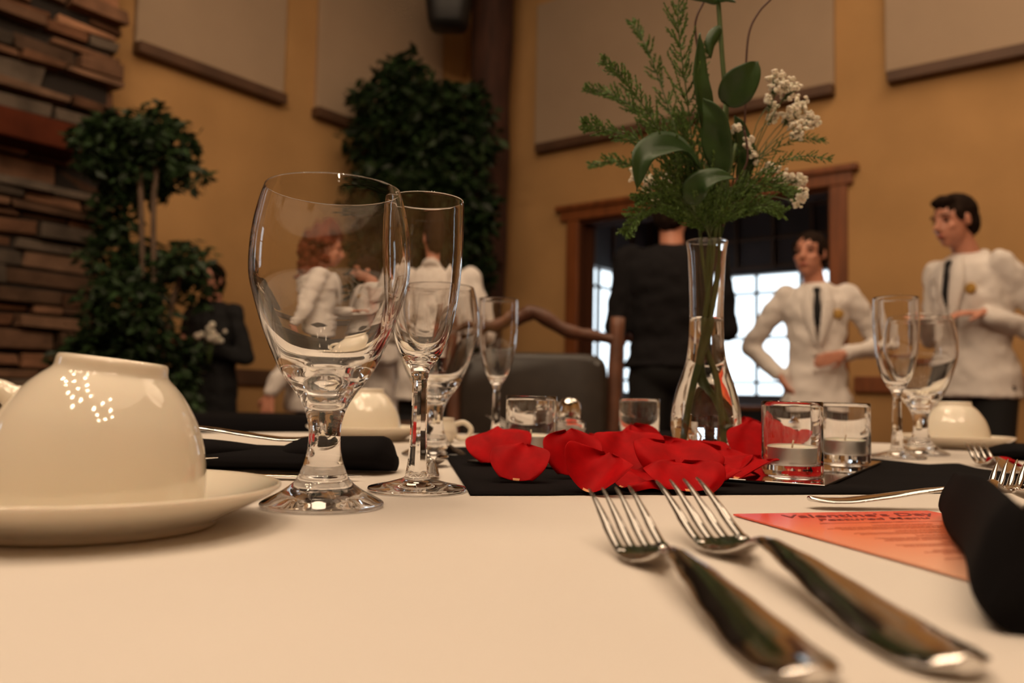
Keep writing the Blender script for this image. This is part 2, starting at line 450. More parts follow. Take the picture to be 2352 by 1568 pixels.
# ------------------------------------------------------------------ fireplace of stacked ledge stone
fp = thing('stone_fireplace', 'tall brown stacked stone fireplace with reddish timber mantel at the left', 'fireplace', RW(.2, 5.5, 0))
inv = fp.location.copy()
def RWf(a, b, z): return RW(a, b, z) - inv
FP0, FP1 = 3.56, 7.6
recalc(MB().box((.0, FP0+.04, 0), (.36, FP1, CEIL), RWf).build('core', 'mortar', fp, smooth=False))
st = MB(); random.seed(3); z = 0.0
while z < CEIL - .02:
    h = random.choice((.05, .07, .09, .12, .06, .10)); b = FP0 + random.uniform(-.03, .03)
    if not (2.08 < z + h/2 < 2.26 and False):
        while b < FP1 - .1:
            w = random.uniform(.16, .55); d = random.uniform(-.05, .065)
            k = random.uniform(.35, 1.1) * (1.9 if random.random() < .16 else 1); warm = random.random()
            tone = (k*(1.0 + .25*warm), k*(1.0 - .12*warm), k*(1.0 - .3*warm)) if warm > .25 else (k*.8, k*.95, k*1.1)
            st.box((.28, b, z), (.40 + d, min(b + w - .018, FP1), z + h - .016), RWf, tone=tone, jit=.012)
            b += w
    z += h
o = st.build('stonework', 'stone', fp, smooth=False); recalc(o); bevel(o, .008, 2)
mt_ = recalc(MB().box((.36, 3.80, 2.085), (.62, 6.9, 2.235), RWf).build('mantel', 'mantel', fp, smooth=False)); bevel(mt_, .012)
recalc(MB().box((.385, 4.7, 0), (.46, 6.2, .9), RWf).build('firebox', 'dark', fp, smooth=False))

# ------------------------------------------------------------------ ficus trees
def leaf_cloud(clumps, n, size, seed, name='foliage', parent=None, bright=1):
    random.seed(seed); mb = MB()
    tot = sum(c[3]*c[4]*c[5] for c in clumps)
    for (x, y, z, rx, ry, rz) in clumps:
        for _ in range(int(n * rx*ry*rz / tot)):
            d = Vector((random.gauss(0,1), random.gauss(0,1), random.gauss(0,1))).normalized()
            rad = random.uniform(.35, 1.06) ** .6
            lump = .82 + .3 * noise.noise(Vector((d.x*2.2 + x*7, d.y*2.2 + z*5, d.z*2.2)))
            p = Vector((x + d.x*rx*rad*lump, y + d.y*ry*rad*lump, z + d.z*rz*rad*lump))
            s = size * random.uniform(.6, 1.3)
            t = Vector((random.uniform(-1,1), random.uniform(-1,1), random.uniform(-1,.3))).normalized()
            w = t.cross(Vector((random.uniform(-1,1), random.uniform(-1,1), random.uniform(-1,1)))).normalized()
            nn = t.cross(w)
            k = bright * random.uniform(.45, 1.6)
            if random.random() < .08: k *= 1.8
            mb.add([p, p + t*s*.45 + w*s*.24 + nn*s*.06, p + t*s, p + t*s*.45 - w*s*.24 + nn*s*.06, p + t*s*.5], [(0,1,4),(1,2,4),(2,3,4),(3,0,4)], (k*.95, k, k*.8))
    return mb.build(name, 'leaf', parent)
def ficus(loc, label, clumps, n, size, trunks, seed, bright=1):
    t = thing('ficus_tree', label, 'tree', loc)
    leaf_cloud(clumps, n, size, seed, 'foliage', t, bright)
    for tr in trunks: MB().tube(smoothpath(tr, 5), .014, 8).build('trunk', 'trunk', t)
    MB().lathe([(.001, 0), (.16, 0), (.2, .34), (.22, .36), (.19, .37), (.17, .33), (.001, .33)], 32).build('planter', 'pot', t)
    return t
p1 = at(330, 888, 4.05); p1.z = 0
def rel(u, v, Y): q = at(u, v, Y); return (q.x - p1.x, q.y - p1.y, q.z)
cl = []
for (u, v, r, rz) in ((250, 330, 95, 85), (385, 330, 85, 80), (320, 400, 110, 70), (352, 258, 30, 40), (300, 300, 90, 60), (440, 400, 50, 40), (215, 350, 55, 50),
                      (265, 480, 62, 90), (255, 590, 70, 90), (345, 610, 85, 70), (430, 600, 70, 60), (455, 660, 50, 60), (290, 700, 110, 90), (250, 800, 100, 80), (330, 790, 90, 80), (420, 830, 60, 80), (390, 900, 80, 70), (270, 900, 120, 80), (180, 820, 70, 60)):
    c = rel(u, v, 4.05 + random.uniform(-.15, .15)); cl.append((*c, r*4.05/1898, r*4.05/1898, rz*4.05/1898))
ficus(p1, 'bushy ficus tree with tiers of leaves beside the stone fireplace', cl, 9000, .062,
      [[(0.02,0,.3), rel(330,800,4.05), rel(325,500,4.05), rel(320,380,4.05)], [(-.02,.02,.3), rel(352,800,4.08), rel(352,500,4.05), rel(360,380,4.05)], [(.05,.0,.3), rel(372,850,4.02), rel(395,700,4.02), rel(420,620,4.02)]], 11, .95)
p2 = at(965, 888, 6.25); p2.z = 0
def rel2(u, v, Y): q = at(u, v, Y); return (q.x - p2.x, q.y - p2.y, q.z)
cl = []
for (u, v, r, rz) in ((925, 180, 75, 80), (870, 230, 80, 70), (1000, 240, 95, 75), (1090, 240, 55, 70), (850, 320, 70, 90), (960, 330, 130, 110), (1080, 330, 78, 100),
                      (860, 450, 80, 110), (980, 470, 120, 110), (1085, 470, 72, 110), (860, 590, 78, 110), (980, 610, 120, 110), (1080, 610, 70, 110), (900, 720, 110, 110), (1020, 730, 120, 110)):
    c = rel2(u, v, 6.25 + random.uniform(-.2, .2)); cl.append((*c, r*6.25/1898, r*6.25/1898*.9, rz*6.25/1898))
ficus(p2, 'very tall dark ficus tree filling the corner in front of the log post', cl, 13000, .10, [[(0,0,.3), (.03,0,1.2), (-.02,.02,2.6)], [(.06,.02,.3), (.09,0,1.2), (.12,.02,2.4)]], 21, .8)

# ================================================================== DINING TABLE
TC = Vector((.25, .55)); TA, TB, TN = .98, .85, 2.5
def outline(t, k=1.0, off=0):
    c, s_ = math.cos(t), math.sin(t)
    x = math.copysign(abs(c)**(2/TN), c); y = math.copysign(abs(s_)**(2/TN), s_)
    return TC.x + x*(TA*k + off), TC.y + y*(TB*k + off)
tb = thing('dining_table', 'dining table under the white cloth, laid for a dinner', 'table', (TC.x, TC.y, 0))
def loc_t(x, y, z): return (x - TC.x, y - TC.y, z)
n = 96
recalc(MB().rings([[loc_t(*outline(2*PI*j/n, 1, -.012), z) for j in range(n)] for z in (.715, .747)]).build('table_top', 'chairlog', tb, smooth=False))
for x, y in ((-.35, -.05), (.85, -.05), (-.35, 1.1), (.85, 1.1)):
    MB().box((x-.03-TC.x, y-.03-TC.y, 0), (x+.03-TC.x, y+.03-TC.y, .715)).build('leg', 'chairlog', tb, smooth=False)
cl_ = MB(); N_ = 160; rings = []
for k, (sc, z) in enumerate([(x, None) for x in (.04, .12, .2, .3, .4, .5, .6, .7, .8, .88, .94, .98, .995)] ):
    ring = []
    for j in range(N_):
        x, y = outline(2*PI*j/N_, sc)
        zz = TABLE_Z + .0009 * noise.noise(Vector((x*5, y*5, 0))) * min(1, 3*abs(sc))
        ring.append((x, y, zz))
    rings.append(ring)
for d, off in ((.004, .004), (.02, .007), (.08, .012), (.16, .02), (.24, .03), (.30, .036)):
    ring = []
    for j in range(N_):
        t = 2*PI*j/N_; x, y = outline(t, 1, off + d*.12*math.sin(t*17 + math.sin(t*5)*2))
        ring.append((x, y, TABLE_Z - d))
    rings.append(ring)
c0_ = MB(); c0_.rings(rings, caps=False); c0_.add([p for p in rings[0]], [tuple(range(N_))])
o = recalc(c0_.build('tablecloth', 'cloth')); tag(o, 'white cloth spread over the laid dining table', 'tablecloth')

# black runner across the middle
run_near = [(1080, 1139), (1250, 1139), (1420, 1137), (1600, 1137), (1750, 1137), (1900, 1136), (2030, 1136), (2170, 1133), (2352, 1131)]
run_far = [(1010, 1030), (1150, 1026), (1300, 1025), (1450, 1030), (1600, 1040), (1800, 1052), (1993, 1054), (2060, 1061), (2125, 1069), (2200, 1066), (2245, 1078), (2352, 1092)]
def xy(p): q = onz(*p); return Vector((q.x, q.y))
def resample(P, n):
    P = [xy(p) for p in P]; L = [0]
    for a, b in zip(P, P[1:]): L.append(L[-1] + (b-a).length)
    out = []
    for i in range(n):
        d = L[-1]*i/(n-1)
        for k in range(len(P)-1):
            if d <= L[k+1] + 1e-9:
                out.append(P[k].lerp(P[k+1], (d-L[k])/(L[k+1]-L[k]))); break
    return out
na, fa = resample(run_near, 60), resample(run_far, 60)
# carry the cloth on beyond the frame
na += [na[-1] + Vector((.05*i, .012*i)) for i in range(1, 8)]; fa += [fa[-1] + Vector((.05*i, -.004*i)) for i in range(1, 8)]
mb = MB(); top = []; M_ = 26
for i, (p, q) in enumerate(zip(na, fa)):
    row = []
    for j in range(M_ + 1):
        t = j / M_; r = p.lerp(q, t)
        z = TABLE_Z + .0012 + .0006*noise.noise(Vector((r.x*14, r.y*14, 3)))
        e = min(1, min(t, 1-t)*18)
        z += .0035*math.exp(-((r.x-.235)/.022)**2)*max(0, 1-t*7)      # small ruck at the near edge
        row.append((r.x, r.y, TABLE_Z + .0005 + (z-TABLE_Z-.0005)*e))
    top.append(row)
vs = [p for row in top for p in row]; w_ = M_ + 1
fs = [(i*w_+j, i*w_+j+1, (i+1)*w_+j+1, (i+1)*w_+j) for i in range(len(top)-1) for j in range(M_)]
mb.add(vs, fs); o = mb.build('table_runner', 'black_cloth'); recalc(o)
sd = o.modifiers.new('thick', 'SOLIDIFY'); sd.thickness = .0010; sd.offset = 1 if o.data.polygons[0].normal.z > 0 else -1
tag(o, 'black cloth runner under the rose petals and mirror', 'table runner')

# ------------------------------------------------------------------ china
def cup_profile():
    out = [(.0, .0735), (.0200, .0735), (.0212, .0748), (.0224, .0745), (.0232, .0725), (.0238, .0680), (.0275, .0640), (.0322, .0583), (.0378, .0490), (.0415, .0410), (.0447, .0300), (.0468, .0180), (.0478, .0060), (.0478, .0008), (.0470, 0), (.0460, .0008)]
    inn = [(.0452, .0150), (.0425, .0290), (.0390, .0400), (.0345, .0490), (.0290, .0560), (.0230, .0605), (.012, .0640), (.0, .065)]
    return [(a, b*.862) for a, b in out[:1] + spline_profile(out[1:], 3) + spline_profile(inn, 3)]
def make_cup(loc, rz, label, hdl=True):
    t = thing('tea_cup', label, 'cup', loc, rz, 'cups turned upside down on their saucers')
    MB().lathe(cup_profile(), 96).build('body', 'china', t)
    recalc(t.children[0])
    if hdl:
        path = smoothpath([(.0365, 0, .0410), (.047, 0, .0445), (.060, 0, .0420), (.067, 0, .033), (.064, 0, .022), (.054, 0, .014), (.0455, 0, .0130)], 6)
        recalc(MB().tube(path, [.0052]*3 + [.0042]*(len(path)-6) + [.0052]*3, 14, 1.25).build('handle', 'china', t))
    return t
def saucer_profile(R=.079):
    k = R/.079
    return spline_profile([(0, .0062), (.022*k, .0060), (.026*k, .0062), (.038*k, .0078), (.055*k, .0120), (.070*k, .0185), (.0785*k, .0238), (.0792*k, .0246), (.0785*k, .0252), (.0765*k, .0245)], 3)[::1]
def make_saucer(loc, label, R=.079):
    k = R/.079
    k = R/.079
    under = [(0, .0022), (.046*k, .0022), (.048*k, .0006), (.050*k, 0), (.0525*k, .0004), (.0545*k, .0030), (.063*k, .0075), (.073*k, .0125), (.0790*k, .0165), (.0800*k, .0176), (.0797*k, .0186), (.0785*k, .0188)]
    over = [(.0765*k, .0178), (.068*k, .0135), (.058*k, .0092), (.051*k, .0062), (.044*k, .0048), (0, .0045)]
    under_old = [(0, .0028), (.040*k, .0028), (.0425*k, .0008), (.0445*k, 0), (.0470*k, .0004), (.0490*k, .0040), (.060*k, .0095), (.072*k, .0165), (.0790*k, .0222), (.0800*k, .0236), (.0797*k, .0248), (.0785*k, .0250)]
    over_old = [(.0765*k, .0238), (.068*k, .0180), (.055*k, .0125), (.044*k, .0085), (.036*k, .0072), (0, .0070)]
    o = recalc(MB().lathe(under[:1] + spline_profile(under[1:], 3) + spline_profile(over, 3), 96).build('saucer', 'china'))
    o.location = loc; return tag(o, label, 'saucer', 'white saucers under the upturned cups')
CUPZ = TABLE_Z + .0122
def setup(u_c, Y, rz, lab_cup, lab_sau, R=.079):
    X = (u_c - 1176) / F_PX * Y
    make_saucer((X, Y, TABLE_Z + .0004), lab_sau, R); return make_cup((X, Y, TABLE_Z + .0079), rz, lab_cup)
c1 = (-.1885, .378)
make_saucer((c1[0], c1[1], TABLE_Z+.0004), 'large white saucer nearest the camera, under the big upturned cup', .0815)
cc1 = make_cup((c1[0]-.0015, c1[1]+.002, TABLE_Z+.0049+.0054), R_(188), 'big glossy white cup upside down at the left, nearest the camera')
cc1.rotation_euler = (R_(0), R_(6.4), R_(0)); cc1.rotation_mode = 'XYZ'
cc1.matrix_world = Matrix.Translation(cc1.location) @ Matrix.Rotation(R_(6.4), 4, 'Y') @ Matrix.Rotation(R_(188), 4, 'Z') @ Matrix.Scale(1.02, 4)
c2 = (-.196, 1.13)
make_saucer((c2[0], c2[1], TABLE_Z+.0004), 'white saucer behind the big water goblet, far side of table')
make_cup((c2[0], c2[1], TABLE_Z+.0052), R_(150), 'white cup upside down behind the stem of the big goblet')
c3 = (.667, 1.245)
make_saucer((c3[0], c3[1], TABLE_Z+.0004), 'white saucer at the far right, in front of the man in white')
make_cup((c3[0], c3[1], TABLE_Z+.0052), R_(100), 'white cup upside down at the far right beside two glasses')

# ------------------------------------------------------------------ glasses
def goblet_mesh():
    outer = [(.0, .0012), (.020, .0010), (.030, .0002), (.0325, .0004), (.0334, .0016), (.0328, .0028), (.0290, .0050), (.0240, .0074), (.0185, .0110), (.0150, .0142), (.0132, .0172), (.0126, .0182), (.0122, .0196), (.0105, .0240), (.0090, .0310), (.0086, .0370), (.0088, .0430), (.0100, .0490), (.0122, .0550), (.0165, .0620), (.0212, .0680), (.0250, .0735), (.0292, .0820), (.0350, .0960), (.0398, .1105), (.0434, .1240), (.0441, .1345), (.0437, .1460), (.0422, .1570), (.0397, .1680), (.0376, .1750)]
    rim = [(.03730, .1757), (.03690, .1756)]
    inner = [(.03695, .1752), (.0372, .1745), (.0379, .1722), (.0391, .1680), (.0415, .1570), (.0430, .1460), (.0434, .1345), (.0426, .1240), (.0387, .1110), (.0335, .0975), (.0268, .0845), (.0222, .0780), (.0180, .0745), (.0140, .0712), (.0118, .0670), (.0108, .0625), (.0080, .0565), (.0040, .0540), (0, .0535)]
    prof = outer[:1] + spline_profile(outer[1:] + rim, 4) + spline_profile(inner, 4)
    mb = MB().lathe(prof, 96); o = recalc(mb.build('water_goblet', 'glass')); return o
g0 = goblet_mesh(); g0.location = (-.1020, .4576, TABLE_Z + .0002)
tag(g0, 'large clear water goblet with short thick stem, nearest the camera', 'goblet', 'water goblets on the table')
def flute_mesh():
    o_ = [((0, .0008), 0), ((.020, .0006), 0), ((.030, .0002), 0), ((.0315, .0010), 0), ((.0317, .0022), 0), ((.0300, .0034), 0), ((.0200, .0054), 0), ((.0115, .0078), 0), ((.0084, .0092), 0), ((.0078, .0105), .3), ((.0074, .0130), 1), ((.0064, .0210), 1), ((.0056, .0340), 1), ((.0052, .0480), 1), ((.0049, .0620), 1), ((.0048, .0715), .8), ((.0056, .0742), 0), ((.0058, .0762), 0), ((.0068, .0790), 0), ((.0092, .0822), 0), ((.0125, .0870), 0), ((.0165, .0950), 0), ((.0205, .1085), 0), ((.0236, .1265), 0), ((.0254, .1480), 0), ((.0259, .1650), 0), ((.0257, .1820), 0), ((.0255, .1900), 0)]
    prof = [(.0, .0008)]; fac = [0]
    pts = smoothpath([Vector((p[0], p[1], f)) for p, f in o_[1:]], 3)
    for p in pts: prof.append((p.x, p.y)); fac.append(min(1, max(0, p.z)))
    for p in spline_profile([(.0252, .1908), (.0248, .1905), (.02475, .1900), (.0248, .1885), (.0249, .1820), (.0251, .1650), (.0246, .1480), (.0228, .1268), (.0196, .1095), (.0155, .0965), (.0105, .0882), (.0060, .0852), (.0042, .0836), (0, .0832)], 3): prof.append(p); fac.append(0)
    return recalc(MB().lathe(prof, 96, facet=fac).build('champagne_flute', 'glass'))
f0 = flute_mesh(); f0.location = (-.0594, .5395, TABLE_Z + .0002); f0.rotation_euler.z = R_(11)
autosmooth(f0, 25)
tag(f0, 'clear champagne flute with faceted stem standing beside the large goblet', 'champagne flute', 'champagne flutes on the table')
def place(o, u, Y, label, rz=0):
    c = o.copy(); C.objects.link(c); c.location = ((u-1176)/F_PX*Y, Y, TABLE_Z + .0002); c.rotation_euler.z = rz; c['label'] = label; return c
place(g0, 1003, .865, 'clear water goblet seen behind the stem of the near champagne flute')
place(f0, 1143, 1.085, 'clear champagne flute standing behind the left-hand red petals', .4)
place(g0, 2115, 1.06, 'clear water goblet at the far right, in front of the cup')
place(f0, 2061, .985, 'clear champagne flute at the far right, beside the far goblet', .2)

# ------------------------------------------------------------------ centrepiece: mirror, vase, candles
MC = Vector((.171, .798)); MR = R_(59)
mi = thing('mirror_tile', 'square mirror tile lying on the runner under the vase', 'mirror', (MC.x, MC.y, TABLE_Z + .0031), MR)
a_ = .1525
bevel(recalc(MB().box((-a_, -a_, 0), (a_, a_, .0018)).build('silvered_glass', 'mirror', mi, smooth=False)), .0003, 1)
mi.children[0].data.materials.append(MT['dark'])
for p in mi.children[0].data.polygons:
    if abs(p.normal.z) < .5: p.material_index = 1
MZ = TABLE_Z + .0049
# votive holder with tealight
vt0 = thing('votive_holder', 'clear glass candle holder at the right end of the petals, nearest the camera', 'candle holder', (.2244, .6608, MZ), 0, 'glass candle holders round the vase')
vp = [(0, .0008), (.020, .0006), (.0222, .0008), (.0232, .0024), (.0235, .0050), (.0235, .0560), (.0235, .0600), (.0229, .0607), (.0222, .0600), (.0220, .0594), (.0219, .0560), (.0219, .0120), (.0212, .0102), (.0, .0098)]
vp = [(a, b*.968 if b > .02 else b*.86) for a, b in vp]
recalc(MB().lathe(vp, 72).build('glass_cup', 'glass', vt0)); autosmooth(vt0.children[0], 50)
tl0 = thing('tealight', 'unlit tealight inside the glass holder nearest the camera', 'candle', (.2244, .6608, MZ + .0086), 0, 'tealights in the glass holders')
recalc(MB().lathe([(0, .0003), (.0186, .0003), (.0190, .0010), (.0190, .0130), (.0194, .0136), (.0187, .0136), (.0185, .0115), (.0, .0113)], 48).build('metal_cup', 'alu', tl0)); autosmooth(tl0.children[0], 40)
recalc(MB().lathe([(0, .0108), (.0183, .0108), (.0183, .0126), (.0172, .0120), (.006, .0118), (0, .0120)], 48).build('wax', 'wax', tl0))
MB().tube([(0, 0, .0118), (.0004, 0, .0150), (.0012, .0004, .0182)], .0007, 6).build('wick', 'wick', tl0)
for x, y, w, tw in ((.3259, .8083, 'clear glass candle holder behind the near one at the right', 'unlit tealight in the back right holder beside the napkin runner'),
                (.0192, .7612, 'clear glass candle holder at the left, behind the large red petals', 'unlit tealight in the left holder behind the large red petals'),
                (.149, .9598, 'clear glass candle holder furthest back, left of the vase', 'unlit tealight in the furthest holder, left of the vase')):
    dup(vt0, (x, y, MZ), random.random(), w); dup(tl0, (x, y, MZ + .0086), random.random()*6, tw)

# bud vase with water
VX, VY = .1885, .800
vs0 = thing('bud_vase', 'slender clear glass vase with round bulb holding the bouquet', 'vase', (VX, VY, MZ))
vo = [(.0, .0006), (.014, .0006), (.0195, .0010), (.0225, .0040), (.0262, .0095), (.0302, .0180), (.0328, .0290), (.0332, .0400), (.0316, .0540), (.0280, .0690), (.0236, .0820), (.0200, .0935), (.0178, .1060), (.0166, .1200), (.0160, .1400), (.0163, .1600), (.0172, .1820), (.0184, .2020), (.0198, .2110), (.0203, .2128)]
vi = [(.0199, .2135), (.0194, .2131), (.0191, .2123), (.0186, .2105), (.0171, .2020), (.0158, .1820), (.0149, .1600), (.0146, .1400), (.0152, .1200), (.0163, .1060), (.0185, .0935), (.0221, .0820), (.0265, .0690), (.0301, .0540), (.0316, .0400), (.0311, .0290), (.0282, .0190), (.0235, .0115), (.0150, .0080), (.0, .0075)]
recalc(MB().lathe(vo[:1] + spline_profile(vo[1:], 4) + spline_profile(vi, 4), 96).build('glass_body', 'glass', vs0))
wt = [(0, .0076), (.0151, .0081), (.0236, .0116), (.0283, .0191), (.0312, .0290), (.0317, .0400), (.0302, .0540), (.0266, .0690), (.0222, .0820), (.0186, .0935), (.0164, .1060), (.0153, .1200), (.0147, .1380), (.0140, .1375), (0, .1375)]
recalc(MB().lathe(wt[:1] + spline_profile(wt[1:13], 4) + wt[13:], 96).build('water', 'water', vs0))

# ------------------------------------------------------------------ bouquet
def BP(u, v, dy=0): return at(u, v, VY + dy)
BG = 'greenery and blossom in the bud vase'
def frond(u_pts, dys, label, seed, blen=.05, nd=.009, step=.0022, width=.0012, dens=1.35, start=.25):
    random.seed(seed)
    ps = smoothpath([BP(u, v, d) for (u, v), d in zip(u_pts, dys)], 8)
    t = thing('fern_frond', label, 'fern', ps[0], 0, BG)
    o0 = ps[0]; ps = [p - o0 for p in ps]
    mbs = MB().tube(ps, [.0011 - .0007*i/len(ps) for i in range(len(ps))], 6); mbs.build('stalk', 'stem', t)
    mb = MB(); n = len(ps)
    side = 1
    for i in range(int(n*start), n):
        for rep in range(2):
            side = -side
            p = ps[i].lerp(ps[min(i+1, n-1)], random.random()); tan = (ps[min(i+1,n-1)] - ps[max(i-1,0)]).normalized()
            frac = (i - n*start) / (n*(1-start))
            L = blen * 1.25 * (1 - .78*frac) * random.uniform(.5, 1.1)
            axis = Vector((tan.z, 0, -tan.x)).normalized() * side
            d = (tan*.95 + axis*random.uniform(.45, .8) + Vector((0, random.uniform(-.6, .6), 0))).normalized()
            q = p.copy(); m = int(L/step * dens)
            for k in range(m):
                q2 = q + d * (L/m); d = (d + Vector((0, 0, .02)) + tan*.02).normalized()
                w = Vector((0, width*.35, 0)).cross(d).normalized()*width*.3
                mb.add([q-w, q+w, q2+w, q2-w], [(0,1,2,3)], (.7, .7, .7))
                for r in range(3):
                    e = (d*random.uniform(.9, 1.5) + Vector((random.uniform(-1,1), random.uniform(-1,1), random.uniform(-1,1)))*.75).normalized()
                    l = nd*.72*(1 - .6*k/m)*random.uniform(.6, 1.1); ww = e.cross(Vector((random.uniform(-1,1),1,random.uniform(-1,1)))).normalized()*width*.5
                    g = random.uniform(.6, 1.5)
                    mb.add([q-ww*.4, q+ww*.4, q+e*l*.5+ww, q+e*l, q+e*l*.5-ww], [(0,1,2,4),(2,3,4)], (g*.95, g, g*.8))
                q = q2
    mb.build('needles', 'fern', t); return t
MOUTH = (1630, 548)
def fr(pts, dys, lab, seed, **k): return frond([(1628, 700), MOUTH] + pts, [0, 0] + dys, lab, seed, **k)
fr([(1600, 400), (1575, 200), (1558, 60), (1562, -60)], [-.01, -.015, -.02, -.02], 'tall feathery fern frond rising highest at the left of the bouquet', 1, blen=.045)
fr([(1590, 420), (1540, 260), (1490, 120), (1455, 55)], [.01, .03, .04, .05], 'feathery fern frond leaning up left, second from the tallest', 2, blen=.032)
fr([(1580, 430), (1520, 310), (1440, 190), (1390, 140)], [-.01, -.03, -.04, -.05], 'feathery fern frond reaching up towards the left wall panel', 3, blen=.030)
fr([(1570, 420), (1500, 290), (1420, 225), (1350, 200)], [.0, .01, .02, .02], 'feathery fern frond at the left with its tip just below the panel middle', 4, blen=.032)
fr([(1570, 440), (1500, 340), (1400, 300), (1345, 285)], [-.02, -.03, -.03, -.04], 'feathery fern frond spreading left over the dark folded leaf', 5, blen=.03)
fr([(1580, 470), (1510, 410), (1420, 370), (1360, 378)], [.02, .03, .04, .05], 'lowest left fern frond passing behind the dark folded leaf', 6, blen=.024)
fr([(1590, 500), (1540, 470), (1480, 480), (1440, 530)], [-.01, -.03, -.04, -.045], 'short drooping fern frond hanging left of the vase mouth', 7, blen=.036, nd=.010)
fr([(1650, 480), (1700, 440), (1770, 420), (1815, 440)], [-.01, -.02, -.03, -.03], 'dense fern frond low at the right of the bouquet', 8, blen=.034)
fr([(1660, 470), (1740, 370), (1830, 320), (1890, 322)], [.01, .02, .02, .02], 'thin wiry fern frond arching right, upper of the two', 9, blen=.022, nd=.006, dens=.6)
fr([(1660, 480), (1740, 400), (1830, 360), (1905, 365)], [-.01, -.02, -.03, -.03], 'thin wiry fern frond arching right, lower of the two', 10, blen=.022, nd=.006, dens=.6)
fr([(1620, 430), (1620, 300), (1610, 180), (1640, 80)], [.015, .02, .02, .02], 'upright fern frond behind the rose stem in the middle', 12, blen=.028)
fr([(1600, 500), (1560, 455), (1510, 440), (1470, 455)], [-.02, -.03, -.04, -.045], 'dense fern tuft low on the left, above the drooping frond', 14, blen=.034, nd=.010)
fr([(1655, 500), (1700, 480), (1750, 470), (1790, 485)], [-.015, -.02, -.03, -.03], 'lowest fern tuft at the right, just above the vase mouth', 15, blen=.030, nd=.010)
fr([(1620, 470), (1590, 400), (1570, 330), (1560, 270)], [-.01, -.012, -.014, -.016], 'short dense fern frond in the left middle of the bouquet', 16, blen=.030, nd=.010)
fr([(1640, 470), (1660, 400), (1680, 350), (1700, 300)], [.005, .01, .012, .016], 'short dense fern frond between the middle leaf and the blossom', 17, blen=.028, nd=.010)
def broadleaf(pts, dys, width, label, seed, fold=.25, stem_from=None, nrm=(0, -1, .3)):
    random.seed(seed)
    ps = smoothpath([BP(u, v, d) for (u, v), d in zip(pts, dys)], 6); o0 = ps[0].copy()
    st_ = smoothpath([BP(1628, 680), BP(*MOUTH)] + [BP(u, v, d) for u, v, d in (stem_from or [])] + [o0], 5)
    t = thing('leaf_sprig', label, 'leaf', o0, 0, BG)
    MB().tube([p - o0 for p in st_], .0013, 6).build('stalk', 'stem', t)
    mb = MB(); n = len(ps); rows = []
    for i, p in enumerate(ps):
        f = i/(n-1); w = width * (math.sin(PI*min(1, f*1.02+.02)**.75) ** .8) + .0003
        tan = (ps[min(i+1,n-1)] - ps[max(i-1,0)]).normalized(); N = Vector(nrm).normalized()
        sd_ = tan.cross(N).normalized(); N = sd_.cross(tan).normalized(); row = []
        for j in range(9):
            k = (j-4)/4; row.append(p - o0 + sd_*w*k + N*(w*fold*abs(k) + .0008*math.sin(f*14+k*3)))
        rows.append(row)
    vs = [p for r in rows for p in r]
    mb.add(vs, [(i*9+j, i*9+j+1, (i+1)*9+j+1, (i+1)*9+j) for i in range(n-1) for j in range(8)])
    b = mb.build('blade', 'broad', t); sd = b.modifiers.new('t', 'SOLIDIFY'); sd.thickness = .0004; return t
broadleaf([(1605, 385), (1560, 345), (1510, 345), (1475, 370), (1462, 440)], [-.02, -.035, -.045, -.05, -.05], .017, 'dark broad leaf folded over at the left of the bouquet', 1, .45, [(1610, 460, -.01)], (.1, -1, .9))
broadleaf([(1665, 240), (1690, 205), (1720, 170), (1742, 140)], [-.01, -.015, -.02, -.02], .017, 'bright broad leaf at the right of the tall rose stem', 2, .2, [(1640, 400, -.01)], (.3, -1, .2))
broadleaf([(1630, 330), (1612, 230), (1605, 150), (1608, 75)], [-.01, -.02, -.02, -.02], .011, 'narrow upright leaf left of the tall rose stem', 3, .3, [(1630, 450, -.01)], (.6, -1, 0))
broadleaf([(1660, 400), (1648, 330), (1640, 270), (1615, 225)], [-.02, -.025, -.03, -.03], .014, 'broad upright leaf in the middle of the bouquet', 4, .3, [(1645, 470, -.01)], (-.4, -1, 0))
broadleaf([(1590, 470), (1600, 430), (1640, 405), (1690, 410)], [-.035, -.04, -.045, -.045], .012, 'pale broad leaf lying across the bouquet above the vase mouth', 5, .2, [(1610, 510, -.01)], (0, -1, .5))
broadleaf([(1700, 420), (1712, 360), (1700, 300), (1688, 265)], [.01, .01, .01, .01], .010, 'grey green leaf behind the wiry ferns at the right', 6, .3, [(1670, 470, .005)], (.2, -1, 0))
broadleaf([(1640, 560), (1640, 500), (1600, 440), (1590, 400)], [.01, .01, .01, .01], .009, 'small leaf standing just above the vase mouth', 7, .3, None, (.2, -1, 0))
